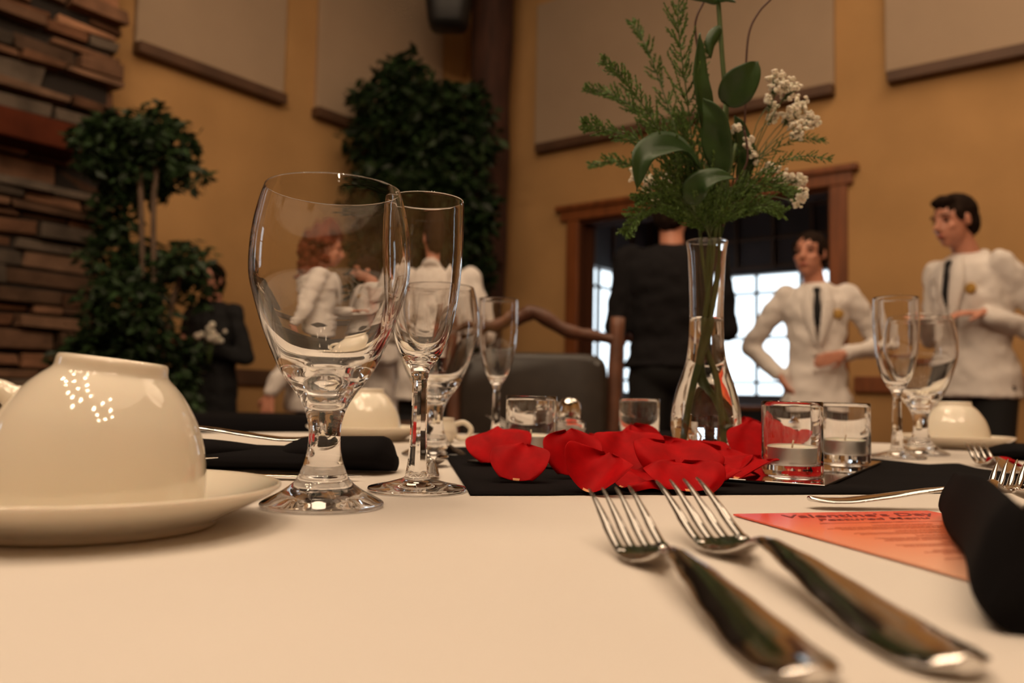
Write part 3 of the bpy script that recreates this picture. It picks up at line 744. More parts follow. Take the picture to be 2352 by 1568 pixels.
# tall rose stem, its flower beyond the top of the picture
rs = thing('cut_rose', 'thick green rose stem rising out of the top of the picture', 'flower stem', BP(1650, 1015), 0, BG); o0 = rs.location.copy()
sp_ = smoothpath([BP(1655, 1040, -.004), BP(1640, 880), BP(1618, 760), BP(1640, 560), BP(1668, 300), BP(1658, 120), BP(1645, -60)], 8)
MB().tube([p-o0 for p in sp_], [.0024]*len(sp_), 10).build('stalk', 'stem', rs)
for (pa, pb, pc_, w) in (((1655, 60), (1632, 95), (1632, 135), .006), ((1650, 5), (1620, -6), (1585, -2), .006), ((1648, -2), (1670, -4), (1690, 6), .005)):
    mb = MB(); ps = smoothpath([BP(*pa, -.003), BP(*pb, -.008), BP(*pc_, -.01)], 6); rows = []
    for i, p in enumerate(ps):
        ww = w*math.sin(PI*(i/(len(ps)-1))**.7)+.0003; tan = (ps[min(i+1,len(ps)-1)]-ps[max(i-1,0)]).normalized(); s_ = tan.cross(Vector((.3,-1,.2))).normalized()
        rows += [p-o0-s_*ww, p-o0+Vector((0,-.001,0)), p-o0+s_*ww]
    b = mb.add(rows, [(i*3+j, i*3+j+1, i*3+j+4, i*3+j+3) for i in range(len(ps)-1) for j in range(2)]).build('leaflet', 'broad', rs); sd = b.modifiers.new('t', 'SOLIDIFY'); sd.thickness = .0004
# extra stems seen in the water
for lab, pp, nm in (('green stem crossing the bulb of the vase from left to right', [(1575, 1035, 0), (1595, 900, -.005), (1625, 760, 0), (1650, 620, 0), (1655, 500, 0), (1690, 330, 0)], 'stem'),
                ('green knuckled stem slanting to the right in the vase', [(1672, 1035, .004), (1640, 930, .008), (1612, 860, .004), (1625, 700, .003), (1610, 560, 0), (1600, 380, .01)], 'stem')):
    ps = smoothpath([BP(u, v, d) for u, v, d in pp], 6); t = thing('cut_flower', lab, 'flower stem', ps[0], 0, BG); o0 = ps[0].copy()
    k = len(ps); rad = [.0028 + (.0010 if abs(i - k*.35) < 1.2 else 0) for i in range(k)]
    MB().tube([p-o0 for p in ps], [r*(1 if i < k*.6 else .6) for i, r in enumerate(rad)], 10).build('stalk', nm, t)
for lab, pp in (('curly brown twig rising at the right out of the picture', [(1660, 520, 0), (1700, 380, .01), (1712, 250, .01), (1714, 140, .01), (1722, 70, .012), (1745, 25, .012), (1775, -8, .012), (1790, -50, .012)]),
                ('curly brown twig beside the rose stem at the top left', [(1625, 520, 0), (1625, 350, .01), (1615, 200, .01), (1598, 80, .01), (1600, 40, .01), (1618, 0, .01), (1625, -40, .01)]),
                ('dark curved twig in the lower right of the bouquet', [(1640, 530, 0), (1680, 440, -.01), (1716, 370, -.012), (1710, 300, -.01)])):
    ps = smoothpath([BP(u, v, d) for u, v, d in pp], 7); o0 = ps[0].copy()
    o = MB().tube([p-o0 for p in ps], .0011, 8).build('curly_twig', 'twig'); o.location = o0; tag(o, lab, 'twig', BG)
def gyp(clusters, base, label, seed):
    random.seed(seed); root = BP(*MOUTH, 0)
    t = thing('baby_breath_sprig', label, 'blossom', root, 0, BG)
    st_ = MB(); bl = MB(); j0 = BP(*base) - root
    st_.tube(smoothpath([BP(1628, 680)-root, Vector((0,0,0)), j0], 6), .0009, 6)
    for (u, v, r, n) in clusters:
        c = BP(u, v, random.uniform(-.01, .02)) - root; rr = r*VY/1898
        mid = j0.lerp(c, .6) + Vector((random.uniform(-.005,.005), 0, .004)); st_.tube(smoothpath([j0, mid, c], 4), .0005, 5)
        for k in range(int(n*1.9)):
            d = Vector((random.gauss(0,1), random.gauss(0,1), random.gauss(0,1))).normalized()*rr*random.uniform(.3, 1)
            p = c + d; st_.tube([c - d*.4 + (j0-c)*.12, p], .00025, 3)
            s = random.uniform(.0018, .0030)
            for q in range(4):
                e = Vector((random.uniform(-1,1), random.uniform(-1,1), random.uniform(-1,1)))*s*.45
                bl.ell(p + e, (s*.75, s*.75, s*.6), 6, 4)
    st_.build('stalks', 'stem', t); bl.build('blossoms', 'gyp', t); return t
gyp([(1785, 190, 30, 26), (1815, 205, 26, 22), (1770, 235, 20, 14), (1840, 250, 30, 26), (1865, 275, 22, 18), (1815, 270, 28, 22), (1775, 270, 18, 10), (1835, 300, 24, 14)], (1715, 390, .01), 'large cluster of tiny white blossoms at the upper right of the bouquet', 1)
gyp([(1800, 405, 26, 18), (1835, 415, 20, 16), (1845, 445, 16, 10), (1830, 465, 16, 7), (1770, 390, 22, 12), (1735, 360, 16, 8)], (1700, 450, .015), 'small white blossom cluster low at the right of the bouquet', 2)
gyp([(1462, 400, 22, 12), (1490, 425, 22, 14), (1515, 455, 18, 12), (1540, 420, 22, 12), (1580, 430, 20, 10)], (1590, 480, .03), 'small white blossom cluster behind the dark folded leaf', 3)
gyp([(1720, 330, 16, 8), (1690, 290, 14, 6), (1720, 430, 22, 12)], (1680, 430, .02), 'scattered white blossoms between the leaves in the middle right', 4)

# ------------------------------------------------------------------ rose petals
def petal_mesh(name, W, L, cup, curl, seed, bend):
    random.seed(seed); ph = [random.uniform(0, 6) for _ in range(4)]
    nu, nv = 22, 18; vs = []; fs = []
    for i in range(nv+1):
        t = i/nv
        hw = W/2 * (math.sin(PI*(.10 + .83*t)**1.15)**.62 if t < 1 else 0)
        q_ = max(0, min(1, t))**1.2; hw = W/2 * max(.02, 1 - abs((q_-.56)/(.63 if q_ < .56 else .445))**(3.0 if q_ < .56 else 2.1))**.5
        for j in range(nu+1):
            s = 2*j/nu - 1
            x = s*hw; y = L*(t - .05*s*s*t*t)
            z = cup*W*(s*s)*(.4+.6*math.sin(PI*min(1,t*.9+.05)))*(1-.7*t**2) + bend*L*t*t
            e = max(0, (abs(s) - .62)/.38)**2 + max(0, (t-.72)/.28)**2
            z -= curl*W*e*(1 + .5*math.sin(ph[0]+5*s+3*t))
            z += .035*W*t*math.sin(ph[1]+4*s+3*t) + .022*W*t*math.sin(ph[2]+8*s-4*t)
            vs.append((x, y, z))
    for i in range(nv):
        for j in range(nu):
            a = i*(nu+1)+j; fs.append((a, a+1, a+nu+2, a+nu+1))
    o = MB().add(vs, fs).build(name, 'petal')
    o.data.materials.append(MT['petal_tip'])
    for k, p in enumerate(o.data.polygons):
        i, j = divmod(k, nu)
        if i < 1 and abs(j - nu/2 + .5) < 1.6: p.material_index = 1
    sd = o.modifiers.new('t', 'SOLIDIFY'); sd.thickness = .0005
    subsurf(o, 1); return o
# u, v of the petal's attachment, width, length (m), yaw, pitch up, roll, cup, curl, bend, lift
PET = [
 (1148, 1062, .060, .040, 10, 62, -14, .10, .10, -.35, .006, 'largest red petal at the left end, arched with its back up'),
 (1185, 1104, .044, .034, -14, 52, 6, .12, .06, -.10, .004, 'red petal leaning in front of the largest one at the left'),
 (1210, 1100, .030, .022, 60, 15, 0, .20, .05, .1, .002, 'low red petal tip curling up beside the left candle holder'),
 (1318, 1092, .046, .036, 8, 64, -6, .22, .08, .05, .005, 'dark cupped red petal with a pale base in the middle left'),
 (1345, 1128, .046, .034, -35, 34, 20, .30, .04, .15, .003, 'red petal curled like a boat at the runner edge'),
 (1425, 1118, .036, .026, -62, 18, 10, .16, .16, -.15, .004, 'small rolled red petal lying behind the left near fork tines'),
 (1385, 1060, .036, .034, 25, 45, 0, .18, .10, .0, .006, 'small red petal behind the cupped one with a pale base'),
 (1450, 1088, .056, .046, 0, 42, 0, .22, .08, .05, .006, 'wide red petal in the middle, left of the near right fork'),
 (1500, 1055, .046, .038, 48, 58, -10, .10, .06, -.05, .008, 'red petal standing up to a point left of the vase'),
 (1570, 1100, .070, .046, 0, 46, 4, .12, .12, -.20, .006, 'large domed red petal just in front of the vase'),
 (1585, 1128, .058, .030, 6, 46, 0, .08, .10, -.10, .003, 'red petal hanging over the runner behind the right fork tines'),
 (1655, 1090, .044, .034, -20, 30, 12, .25, .05, .05, .006, 'crumpled red petal right in front of the vase bulb'),
 (1690, 1098, .050, .034, -55, 22, 0, .18, .06, .08, .005, 'low red petal on the mirror, left of the near candle holder'),
 (1735, 1066, .050, .044, -12, 60, 0, .15, .06, -.05, .008, 'red petal standing against the near candle holder'),
 (1715, 1045, .036, .040, -15, 70, 0, .12, .05, -.1, .010, 'pointed red petal rising right behind the vase'),
 (1640, 1072, .046, .034, 30, 36, -8, .2, .06, .05, .008, 'red petal pressed against the foot of the vase'),
 (1795, 1062, .044, .036, 20, 50, 0, .2, .08, 0, .008, 'red petal behind the near candle holder, left half seen through it'),
 (1838, 1058, .038, .030, -24, 34, 0, .2, .08, 0, .008, 'red petal behind the near candle holder, right half seen through it'),
 (1545, 1066, .044, .034, 15, 40, 8, .2, .06, .0, .008, 'red petal on the mirror left of the vase foot'),
 (1490, 1110, .040, .026, 30, 20, -8, .15, .08, 0, .003, 'flat red petal on the runner left of the right fork tines'),
 (1610, 1108, .046, .030, -40, 26, 8, .15, .08, 0, .004, 'flat red petal between the domed petal and the vase'),
 (1755, 1095, .036, .030, 40, 14, 0, .15, .06, 0, .004, 'flat red petal touching the near candle holder on the mirror'),
 (2345, 1072, .036, .030, 70, 14, 0, .15, .06, 0, .002, 'single red petal under the far right fork'),
]
for i, (u, v, W, L, yaw, pit, rol, cup, curl, bend, lift, lab) in enumerate(PET):
    p = onz(u, v, TABLE_Z + lift)
    o = petal_mesh('rose_petal', W*.97, L*1.06, cup*1.35 + .05, curl*1.0, 40+i, bend)
    o.matrix_world = Matrix.Translation(p) @ Matrix.Rotation(R_(yaw), 4, 'Z') @ Matrix.Rotation(R_(pit), 4, 'X') @ Matrix.Rotation(R_(rol), 4, 'Y')
    tag(o, lab, 'petal', 'red rose petals scattered round the vase')

# ------------------------------------------------------------------ cutlery
SP = [(0, .0225), (.012, .0188), (.025, .0135), (.040, .0072), (.052, .0034), (.062, .0018), (.071, .0028), (.079, .0060), (.088, .0098), (.098, .0116), (.12, .0098), (.15, .0058), (.175, .0030), (.19, .0030), (.2, .0044)]
def spz(s):
    for (a, p), (b, q) in zip(SP, SP[1:]):
        if s <= b:
            return p + (q-p)*(s-a)/(b-a)
    return SP[-1][1]
def smspz(s): return (spz(max(0, s-.004)) + spz(s)*2 + spz(min(.2, s+.004)))/4
def section(mb_rings, s, hw, th, dish=0, dome=0, n=20, z=None):
    ring = []; zz = smspz(s) if z is None else z
    for j in range(n):
        a = 2*PI*j/n; x = hw*math.cos(a); k = x/hw if hw else 0
        ring.append((x, s, zz + th*math.sin(a)*(1 + (dome*(1-k*k) if math.sin(a) > 0 else 0)) + dish*k*k))
    mb_rings.append(ring)
HW = [(.076, .0040), (.083, .0029), (.092, .0030), (.105, .0042), (.125, .0064), (.150, .0088), (.172, .0103), (.188, .0102), (.196, .0078), (.2, .0030)]
def fork_mesh():
    mb = MB()
    for x0, x1 in ((-.0092, -.0086), (-.0031, -.0029), (.0031, .0029), (.0092, .0086)):
        rings = []
        for k in range(15):
            s = .055*k/14; w = .0006 + .0016*min(1, s/.035); th = .0005 + .0008*min(1, s/.03)
            cx = x0 + (x1-x0)*s/.052
            dish = .0018*(cx/.0115)**2*min(1, s/.03)
            ring = [(cx + w*math.cos(2*PI*j/12), s, smspz(s) + dish + th*math.sin(2*PI*j/12)) for j in range(12)]
            rings.append(ring)
        mb.rings(rings)
    rings = []
    for s, hw in ((.0505, .0108), (.053, .0112), (.058, .0110), (.063, .0104), (.069, .0086), (.075, .0060), (.080, .0040), (.085, .0031)):
        section(rings, s, hw, .0012, dish=.0020*(hw/.0115)**2)
    mb.rings(rings)
    rings = []
    for k in range(40):
        s = .078 + .122*k/39; section(rings, s, interp(HW, s), .0013 + .0003*(s > .1), dish=0, dome=.5)
    mb.rings(rings)
    # open the slots between the tines
    me = remeshed(mb, .00042, 3)
    return me
fork_me = fork_mesh()
def cut(me_name, me, tip, angle, label, name='fork', cat='fork', scale=1, roll=0, pitch=0, z=0, group='forks laid on the table'):
    if me is None: return
    o = bpy.data.objects.new(name, me); C.objects.link(o)
    if not me.materials: me.materials.append(MT['steel'])
    # local +y runs from tip to handle end; angle = heading of +y in the table plane
    o.matrix_world = Matrix.Translation((tip[0], tip[1], TABLE_Z + z)) @ Matrix.Rotation(angle - PI/2, 4, 'Z') @ Matrix.Rotation(R_(pitch), 4, 'X') @ Matrix.Rotation(R_(roll), 4, 'Y') @ Matrix.Scale(scale, 4)
    return tag(o, label, cat, group)
def lay(me, end, ang_deg, label, L=.2, scale=1, **k):
    a = R_(ang_deg); tip = (end[0] - math.cos(a)*L*scale, end[1] - math.sin(a)*L*scale)
    return cut('', me, tip, a, label, scale=scale, **k)
lay(fork_me, (.0668, .180), -84.4, 'silver fork in the foreground, left one of the near pair', roll=5)
lay(fork_me, (.1038, .188), -84.6, 'silver fork in the foreground, right one of the near pair beside the menu card', scale=1.09, roll=5)
lay(fork_me, (.229, .418), 232, 'silver fork whose tines stick out behind the near black napkin', scale=.86, z=.009)
lay(fork_me, (.455, .735), -108, 'silver fork at the far right edge, tines towards the cup')
lay(fork_me, (-.165, .690), 2, 'silver fork lying on the left black napkin behind the goblet', z=.020)
lay(fork_me, (.085, 1.10), -55, 'silver fork on the far black napkin, left of the furthest candle holder', z=.012)
lay(fork_me, (.36, 1.05), -110, 'silver fork at the far side, tines showing right of the vase', z=.01)
# spoon: oval bowl and the same handle
def spoon_mesh():
    mb = MB(); rings = []
    for k in range(40):
        s = .078 + .122*k/39; section(rings, s, interp(HW, s), .0014, dome=.5)
    mb.rings(rings)
    up, dn = [], []
    for k in range(17):
        s = .062*k/16 + .0005*(k == 0); hw = .0195*math.sqrt(max(0.002, 1-((s-.030)/.0325)**2)); hw = max(hw, .0012)
        if s > .055: hw = max(hw, .004)
        bot = .010*(1-((s-.03)/.034)**2)
        for lst, off in ((up, .0009), (dn, -.0009)):
            lst.append([(hw*(j/8-1), s, .0125 - bot*(1-abs(j/8-1)**2) + off + (.0)*s) for j in range(17)])
    for k in range(16):
        pass
    vs = [p for r in up for p in r] + [p for r in dn for p in r]; w = 17; o = 17*w; fs = []
    for i in range(16):
        for j in range(16):
            a = i*w+j; fs.append((a, a+1, a+w+1, a+w)); fs.append((o+a, o+a+w, o+a+w+1, o+a+1))
    for i in range(16):
        fs.append((i*w, (i+1)*w, o+(i+1)*w, o+i*w)); fs.append((i*w+16, o+i*w+16, o+(i+1)*w+16, (i+1)*w+16))
    for j in range(16):
        fs.append((j, o+j, o+j+1, j+1)); fs.append((16*w+j, 16*w+j+1, o+16*w+j+1, o+16*w+j))
    mb.add(vs, fs)
    rings = []
    for s, hw, z in ((.056, .0048, .0100), (.064, .0040, .0105), (.072, .0034, .0100), (.082, .0030, .0098), (.088, .0031, .0103)): section(rings, s, hw, .0014, z=z)
    mb.rings(rings)
    return remeshed(mb, .0005, 3)
spoon_me = spoon_mesh()
lay(spoon_me, (.1775, .494), 186, 'silver spoon behind the menu card, its bowl hidden under the black napkin', name='spoon', cat='spoon', scale=.92, z=.002, group=None)
lay(spoon_me, (-.0585, .612), -86, 'silver teaspoon pointing at the camera beside the near flute stem', name='spoon', cat='spoon', scale=.7, group=None)
def knife_mesh():
    mb = MB(); rings = []
    for s, a, b, th in ((0, -.0005, .0005, .0004), (.01, -.0045, .004, .0007), (.03, -.0075, .0065, .0008), (.07, -.009, .008, .0009), (.11, -.0085, .008, .0011), (.118, -.005, .006, .0018), (.125, -.0045, .0045, .0030), (.16, -.0065, .0065, .0030), (.20, -.0085, .0085, .0030), (.222, -.0085, .0085, .0026), (.23, -.004, .004, .0015)):
        rings.append([((a+b)/2 + (b-a)/2*math.cos(2*PI*j/16), s, .0032 + th*math.sin(2*PI*j/16)) for j in range(16)])
    return remeshed(mb.rings(rings), .0006, 2)
knife_me = knife_mesh()
lay(knife_me, (-.105 - .23, .596), 180, 'silver table knife lying in front of the left black napkin', L=.23, name='table_knife', cat='knife', group=None)
lay(knife_me, (-.36, .46), 219, 'silver knife with its blade tip on the left black napkin beside the cup', L=.2, name='table_knife', cat='knife', z=.012, group=None)

# ------------------------------------------------------------------ black napkins
def roll(path, ws, hs, seed, fold=.15, n=40, taper=0):
    """soft rolled cloth: closed loft along a path lying on the table"""
    random.seed(seed); ps = smoothpath(path, 6); rings = []; m = len(ps)
    for i, p in enumerate(ps):
        f = i/(m-1); t = (ps[min(i+1,m-1)] - ps[max(i-1,0)]); t.z = 0; t.normalize(); sd_ = Vector((t.y, -t.x, 0))
        w = interp(ws, f); h = interp(hs, f); ring = []
        for j in range(n):
            a = 2*PI*j/n; k = 1 + fold*.35*math.sin(3*a + 2*f + seed) + fold*.2*math.sin(7*a - 3*f)
            x = w*math.cos(a)*k*(1 - taper*.5*(1+math.sin(a))); z = h/2 + h/2*math.sin(a)*(k if math.sin(a) > 0 else 1)
            ring.append(p + sd_*x + Vector((0, 0, max(0, z) + .0006)))
        rings.append(ring)
    return MB().rings(rings)
nk = thing('napkin', 'folded black napkin in the right foreground over the menu card', 'napkin', (0, 0, TABLE_Z), 0, 'folded black napkins')
roll([(.247, .462, 0), (.236, .436, 0), (.208, .378, 0), (.185, .322, 0), (.162, .274, 0), (.145, .240, 0), (.141, .228, 0)], [(0, .006), (.08, .012), (.5, .013), (.85, .015), (1, .012)], [(0, .010), (.10, .0265), (.5, .0335), (.85, .035), (1, .016)], 3, .08, taper=.6).build('front_fold', 'black_cloth', nk)
roll([(.204, .298, .001), (.192, .274, .001), (.178, .245, .001), (.168, .226, .001)], [(0, .010), (.15, .019), (.5, .022), (1, .016)], [(0, .014), (.2, .037), (.5, .040), (.9, .034), (1, .012)], 5, .08).build('back_fold', 'black_cloth', nk)
n2 = thing('napkin', 'black napkin folded flat at the left behind the big goblet', 'napkin', (0, 0, TABLE_Z), 0, 'folded black napkins')
roll([(-.36, .655, 0), (-.30, .662, 0), (-.24, .668, 0), (-.19, .672, 0), (-.155, .672, 0)], [(0, .03), (.2, .042), (1, .040)], [(0, .012), (.3, .019), (1, .018)], 2, .10).build('under_fold', 'black_cloth', n2)
roll([(-.20, .676, .001), (-.17, .672, .001), (-.135, .667, .001), (-.105, .664, .001), (-.090, .663, .001)], [(0, .014), (.3, .030), (.8, .032), (1, .012)], [(0, .010), (.35, .026), (.8, .027), (1, .012)], 8, .05).build('rounded_fold', 'black_cloth', n2)
roll([(-.33, .628, .0), (-.27, .640, .004), (-.215, .655, .006), (-.185, .668, .008)], [(0, .014), (.3, .022), (1, .008)], [(0, .012), (.4, .020), (1, .010)], 4, .08).build('top_fold', 'black_cloth', n2)
n3 = thing('napkin', 'black napkin at the far side of the table behind the candle holders', 'napkin', (0, 0, TABLE_Z), 0, 'folded black napkins')
roll([(.10, 1.20, 0), (.17, 1.215, 0), (.25, 1.225, 0), (.33, 1.215, 0), (.38, 1.205, 0)], [(0, .02), (.2, .036), (.8, .036), (1, .02)], [(0, .008), (.2, .016), (.8, .018), (1, .008)], 6, .1).build('cloth', 'black_cloth', n3)
n4 = thing('napkin', 'black napkin at the far right edge below the cup', 'napkin', (0, 0, TABLE_Z), 0, 'folded black napkins')
roll([(.58, 1.02, 0), (.64, 1.0, 0), (.72, .985, 0), (.80, .97, 0)], [(0, .02), (.2, .036), (.8, .036), (1, .02)], [(0, .010), (.2, .019), (.8, .019), (1, .008)], 7, .1).build('cloth', 'black_cloth', n4)

# ------------------------------------------------------------------ menu cards
def text_mesh(body, size, loc, shear=0, font_offset=.0, extr=.00004, align='CENTER', name='title_lettering', material='ink', parent=None, sx=1):
    cu = bpy.data.curves.new(name, 'FONT'); cu.body = body; cu.size = size; cu.shear = shear; cu.align_x = align; cu.extrude = extr; cu.offset = font_offset
    o = bpy.data.objects.new('tmp', cu); C.objects.link(o); dg = bpy.context.evaluated_depsgraph_get(); dg.update()
    me = bpy.data.meshes.new_from_object(o.evaluated_get(dg)); bpy.data.objects.remove(o)
    for v in me.vertices: v.co.x = v.co.x*sx
    me.materials.clear(); t = mesh_obj(name, me, material, parent); t.location = loc; return t
def menu_card(loc, rz, label, detail=True):
    # origin at the middle of the head edge; the card runs towards -y
    t = thing('menu_card', label, 'menu card', loc, rz, None)
    W, H = .126, .205
    recalc(MB().box((-W/2, -H, 0), (W/2, 0, .0009)).build('card', 'menu', t, smooth=False))
    if detail:
        z = .0010
        text_mesh("Valentine's Day", .0150, (.004, -.0185, z), .45, .00015, name='title_lettering', parent=t, sx=1.02)
        text_mesh("Featured Menu", .0098, (.004, -.0300, z), .45, .0001, name='subtitle_lettering', parent=t, sx=1.15)
        mb = MB()
        def dash(x0, x1, y, h): mb.box((x0, y-h/2, z), (x1, y+h/2, z+.00006))
        dash(-.036, .046, -.0385, .0003); 
        for x in (-.034, -.004, .004, .012, .044): dash(x-.002, x+.002, -.0385, .0010)
        mb.build('rule', 'ink', t, smooth=False)
        mb2 = MB(); random.seed(9); y = -.047
        mb = mb2
        for blk in range(9):
            x = -.012; 
            while x < .022: w = random.uniform(.0012, .004); dash(x, x+w, y, .0014); x += w + .0007
            y -= .0048
            for ln in range(2 if blk % 2 else 3):
                x = -.044 + random.uniform(0, .01); xe = .050 - random.uniform(0, .01)
                while x < xe: w = random.uniform(.001, .005); dash(x, x+w, y, .0008); x += w + .0008
                y -= .0030
            y -= .0030
        mb2.build('small_print', 'ink_light', t, smooth=False)
    return t
A_ = onz(1685, 1186); B_ = onz(2130, 1178); mid = (A_ + B_)/2
menu_card((mid.x, mid.y, TABLE_Z + .0006), math.atan2(B_.y-A_.y, B_.x-A_.x), "orange and red Valentine's Day menu card beside the near forks")
menu_card((.135, 1.13, TABLE_Z + .0006), R_(175), 'orange menu card on the far side of the table behind the vase')

# ------------------------------------------------------------------ salt and pepper, creamer
def shaker(loc, rz, fill, label):
    t = thing('table_shaker', label, 'shaker', loc, rz, 'salt and pepper shakers')
    def sq(w, z, e=.75): return [(w*math.copysign(abs(math.cos(a))**e, math.cos(a)), w*math.copysign(abs(math.sin(a))**e, math.sin(a)), z) for a in [2*PI*j/32 for j in range(32)]]
    recalc(MB().rings([sq(.0175, 0, .4), sq(.0180, .002, .4), sq(.0180, .030, .4), sq(.0165, .034, .5), sq(.012, .037, 1), sq(.0115, .040, 1), sq(.0100, .040, 1), sq(.0105, .036, 1), sq(.0150, .032, .5), sq(.0155, .005, .4)]).build('glass_jar', 'glass', t)); autosmooth(t.children[0], 35)
    recalc(MB().rings([sq(.0150, .0052, .4), sq(.0150, .026, .4)]).build('filling', fill, t, smooth=False))
    recalc(MB().lathe([(0, .038), (.0135, .038), (.0140, .040), (.0138, .050), (.0125, .0565), (.0085, .0615), (0, .0635)], 32).build('dome_cap', 'chrome', t))
    return t
def XY(u, Y): return (u-1176)/F_PX*Y
shaker((XY(1311, 1.02), 1.02, TABLE_Z+.0003), .2, 'salt', 'glass salt shaker with chrome dome behind the left candle holder')
shaker((XY(1263, 1.07), 1.07, TABLE_Z+.0003), .1, 'pepper', 'glass pepper shaker with chrome dome, seen through the left candle holder')
cr = thing('creamer', 'small white china creamer with loop handle behind the far left goblet', 'creamer', (XY(1018, 1.10), 1.10, TABLE_Z+.0003))
recalc(MB().lathe([(0, .0005)] + spline_profile([(.014, 0), (.016, .001), (.021, .010), (.0215, .018), (.018, .027), (.0175, .032), (.0168, .0325), (.0163, .031), (.0165, .027), (.0195, .018), (.019, .010), (.013, .004)], 3) + [(0, .004)], 48).build('body', 'china', cr))
pth = smoothpath([(.018, 0, .024), (.030, -.002, .027), (.040, -.004, .019), (.036, -.004, .008), (.026, -.002, .006), (.019, 0, .010)], 6)
recalc(MB().tube(pth, .0032, 12, 1.2).build('handle', 'china', cr))

# ================================================================== PEOPLE
def P3(x, y, z): return Vector((x, y, z))
def person(loc, rz, H, pose, cloth, hair, label, name='person', kind=None):
    """built facing local +y; pose gives elbows, hands (local metres) and head offset/turn; one continuous body"""
    t = thing(name, label, 'person', (loc[0], loc[1], 0), rz)
    k = H/1.75; w = cloth.get('w', 1)
    hip = P3(0, 0, .93*k); chest = P3(0, pose.get('lean', 0)*.6, 1.28*k); shz = 1.44*k
    lean = pose.get('lean', 0)
    sh = [P3(s*.170*k*w, lean, shz) for s in (-1, 1)]
    hx, hy = pose.get('head', (0, .02)); hc = P3(hx, lean + hy, 1.635*k); turn = Matrix.Rotation(R_(pose.get('turn', 0)), 3, 'Z') @ Matrix.Rotation(R_(pose.get('nod', 0)), 3, 'X')
    neck0 = P3(0, lean - .01, 1.46*k)
    el = [P3(*p) for p in pose['elbows']]; hd = [P3(*p) for p in pose['hands']]
    fd = [P3(*p).normalized() for p in pose.get('fingers', ((0, .3, -1), (0, .3, -1)))]
    pn = [P3(*p).normalized() for p in pose.get('palms', ((1, 0, 0), (-1, 0, 0)))]
    def h(p): return hc + turn @ (P3(*p)*k)
    # ---- body
    B = MB()
    B.ell(h((0, -.012, .030)), (.074*k, .093*k, .088*k), 20, 14, turn)
    B.ell(h((0, .022, -.035)), (.060*k, .068*k, .078*k), 20, 14, turn)
    B.ell(h((0, .052, -.088)), (.030*k, .026*k, .024*k), 12, 8, turn)
    B.cap(h((0, .082, .018)), h((0, .104, -.022)), .009*k, .014*k, 8)
    B.ell(h((0, .092, -.030)), (.018*k, .012*k, .010*k), 10, 8, turn)
    for s in (-1, 1):
        B.ell(h((s*.034, .076, .026)), (.020*k, .010*k, .007*k), 10, 6, turn)          # brow
        B.ell(h((s*.040, .058, -.022)), (.020*k, .020*k, .018*k), 10, 8, turn)         # cheek
        B.ell(h((s*.076, -.004, -.002)), (.007*k, .018*k, .030*k), 10, 8, turn)        # ear
    B.ell(h((0, .080, -.060)), (.024*k, .012*k, .010*k), 10, 6, turn)
    B.cap(neck0, h((0, -.012, -.045)), .056*k, .052*k, 16)
    for a, b, r1, r2 in ((hip, chest, .13*k*w, .135*k*w), (chest, P3(0, lean, 1.38*k), .13*k*w, .11*k*w)): B.cap(a, b, r1*.85, r2*.85, 16)
    feet = pose.get('feet', ((-.11, .02), (.11, .0)))
    for i, s in enumerate((-1, 1)):
        B.cap(chest.lerp(sh[i], .5) + P3(0,0,.02), sh[i] - P3(0,0,.02), .05*k, .040*k, 12)
        B.cap(sh[i] - P3(0,0,.02), el[i], .042*k, .034*k, 12); B.cap(el[i], hd[i], .036*k, .024*k, 12)
        ft = feet[i]; kn = P3((ft[0]+s*.09)/2, ft[1]/2+.02, .50*k)
        B.cap(P3(s*.09, 0, .90*k), kn, .075*k, .052*k, 12); B.cap(kn, P3(ft[0], ft[1], .09*k), .050*k, .036*k, 12)
        # hand
        f = fd[i]; nn = (pn[i] - f*pn[i].dot(f)).normalized(); sd_ = f.cross(nn)*(-s)
        wr = hd[i]; pc_ = wr + f*.045*k
        for q in (-.022, -.008, .008, .022): B.cap(wr + sd_*q*.6*k + f*.01*k, pc_ + sd_*q*k + f*.030*k, .014*k, .011*k, 8)
        curl = pose.get('curl', .5)
        for q, L in ((-.027, .058), (-.009, .072), (.009, .078), (.027, .070)):
            a = pc_ + sd_*q*k + f*.035*k; m1 = a + (f + nn*curl*.4).normalized()*L*.5*k; e = m1 + (f + nn*curl*1.4).normalized()*L*.5*k
            B.cap(a, m1, .0092*k, .0085*k, 8); B.cap(m1, e, .0085*k, .0072*k, 8)
        a = wr + sd_*.022*k + f*.022*k; m1 = a + (f*.7 + sd_*.8 + nn*.3).normalized()*.036*k; e = m1 + (f + nn*.5).normalized()*.030*k
        B.cap(a, m1, .012*k, .010*k, 8); B.cap(m1, e, .010*k, .008*k, 8)
    mesh_obj('body', remeshed(B, .0062, 2), 'skin', t)
    # ---- face details
    if pose.get('face', True):
        for s in (-1, 1):
            MB().ell(h((s*.033, .0765, .008)), (.0135*k, .006*k, .0065*k), 12, 8, turn).build('eye', 'eye', t)
            MB().tube([h((s*.016, .090, .030)), h((s*.036, .088, .036)), h((s*.054, .072, .030))], .0038*k, 6).build('eyebrow', hair['m'], t)
        MB().ell(h((0, .0905, -.060)), (.022*k, .006*k, .0065*k), 12, 8, turn).build('mouth', 'lip', t)
    # ---- hair
    Hh = MB(); random.seed(int(H*1000))
    Hh.ell(h((0, -.024, .044)), (.083*k, .098*k, .088*k), 20, 14, turn)
    Hh.ell(h((0, -.055, -.005)), (.076*k, .066*k, .085*k), 20, 14, turn)
    if hair['s'] == 'short':
        Hh.ell(h((0, .045, .098)), (.060*k, .045*k, .028*k), 12, 8, turn)
        for s in (-1, 1): Hh.ell(h((s*.068, .020, .030)), (.012*k, .025*k, .035*k), 10, 8, turn)
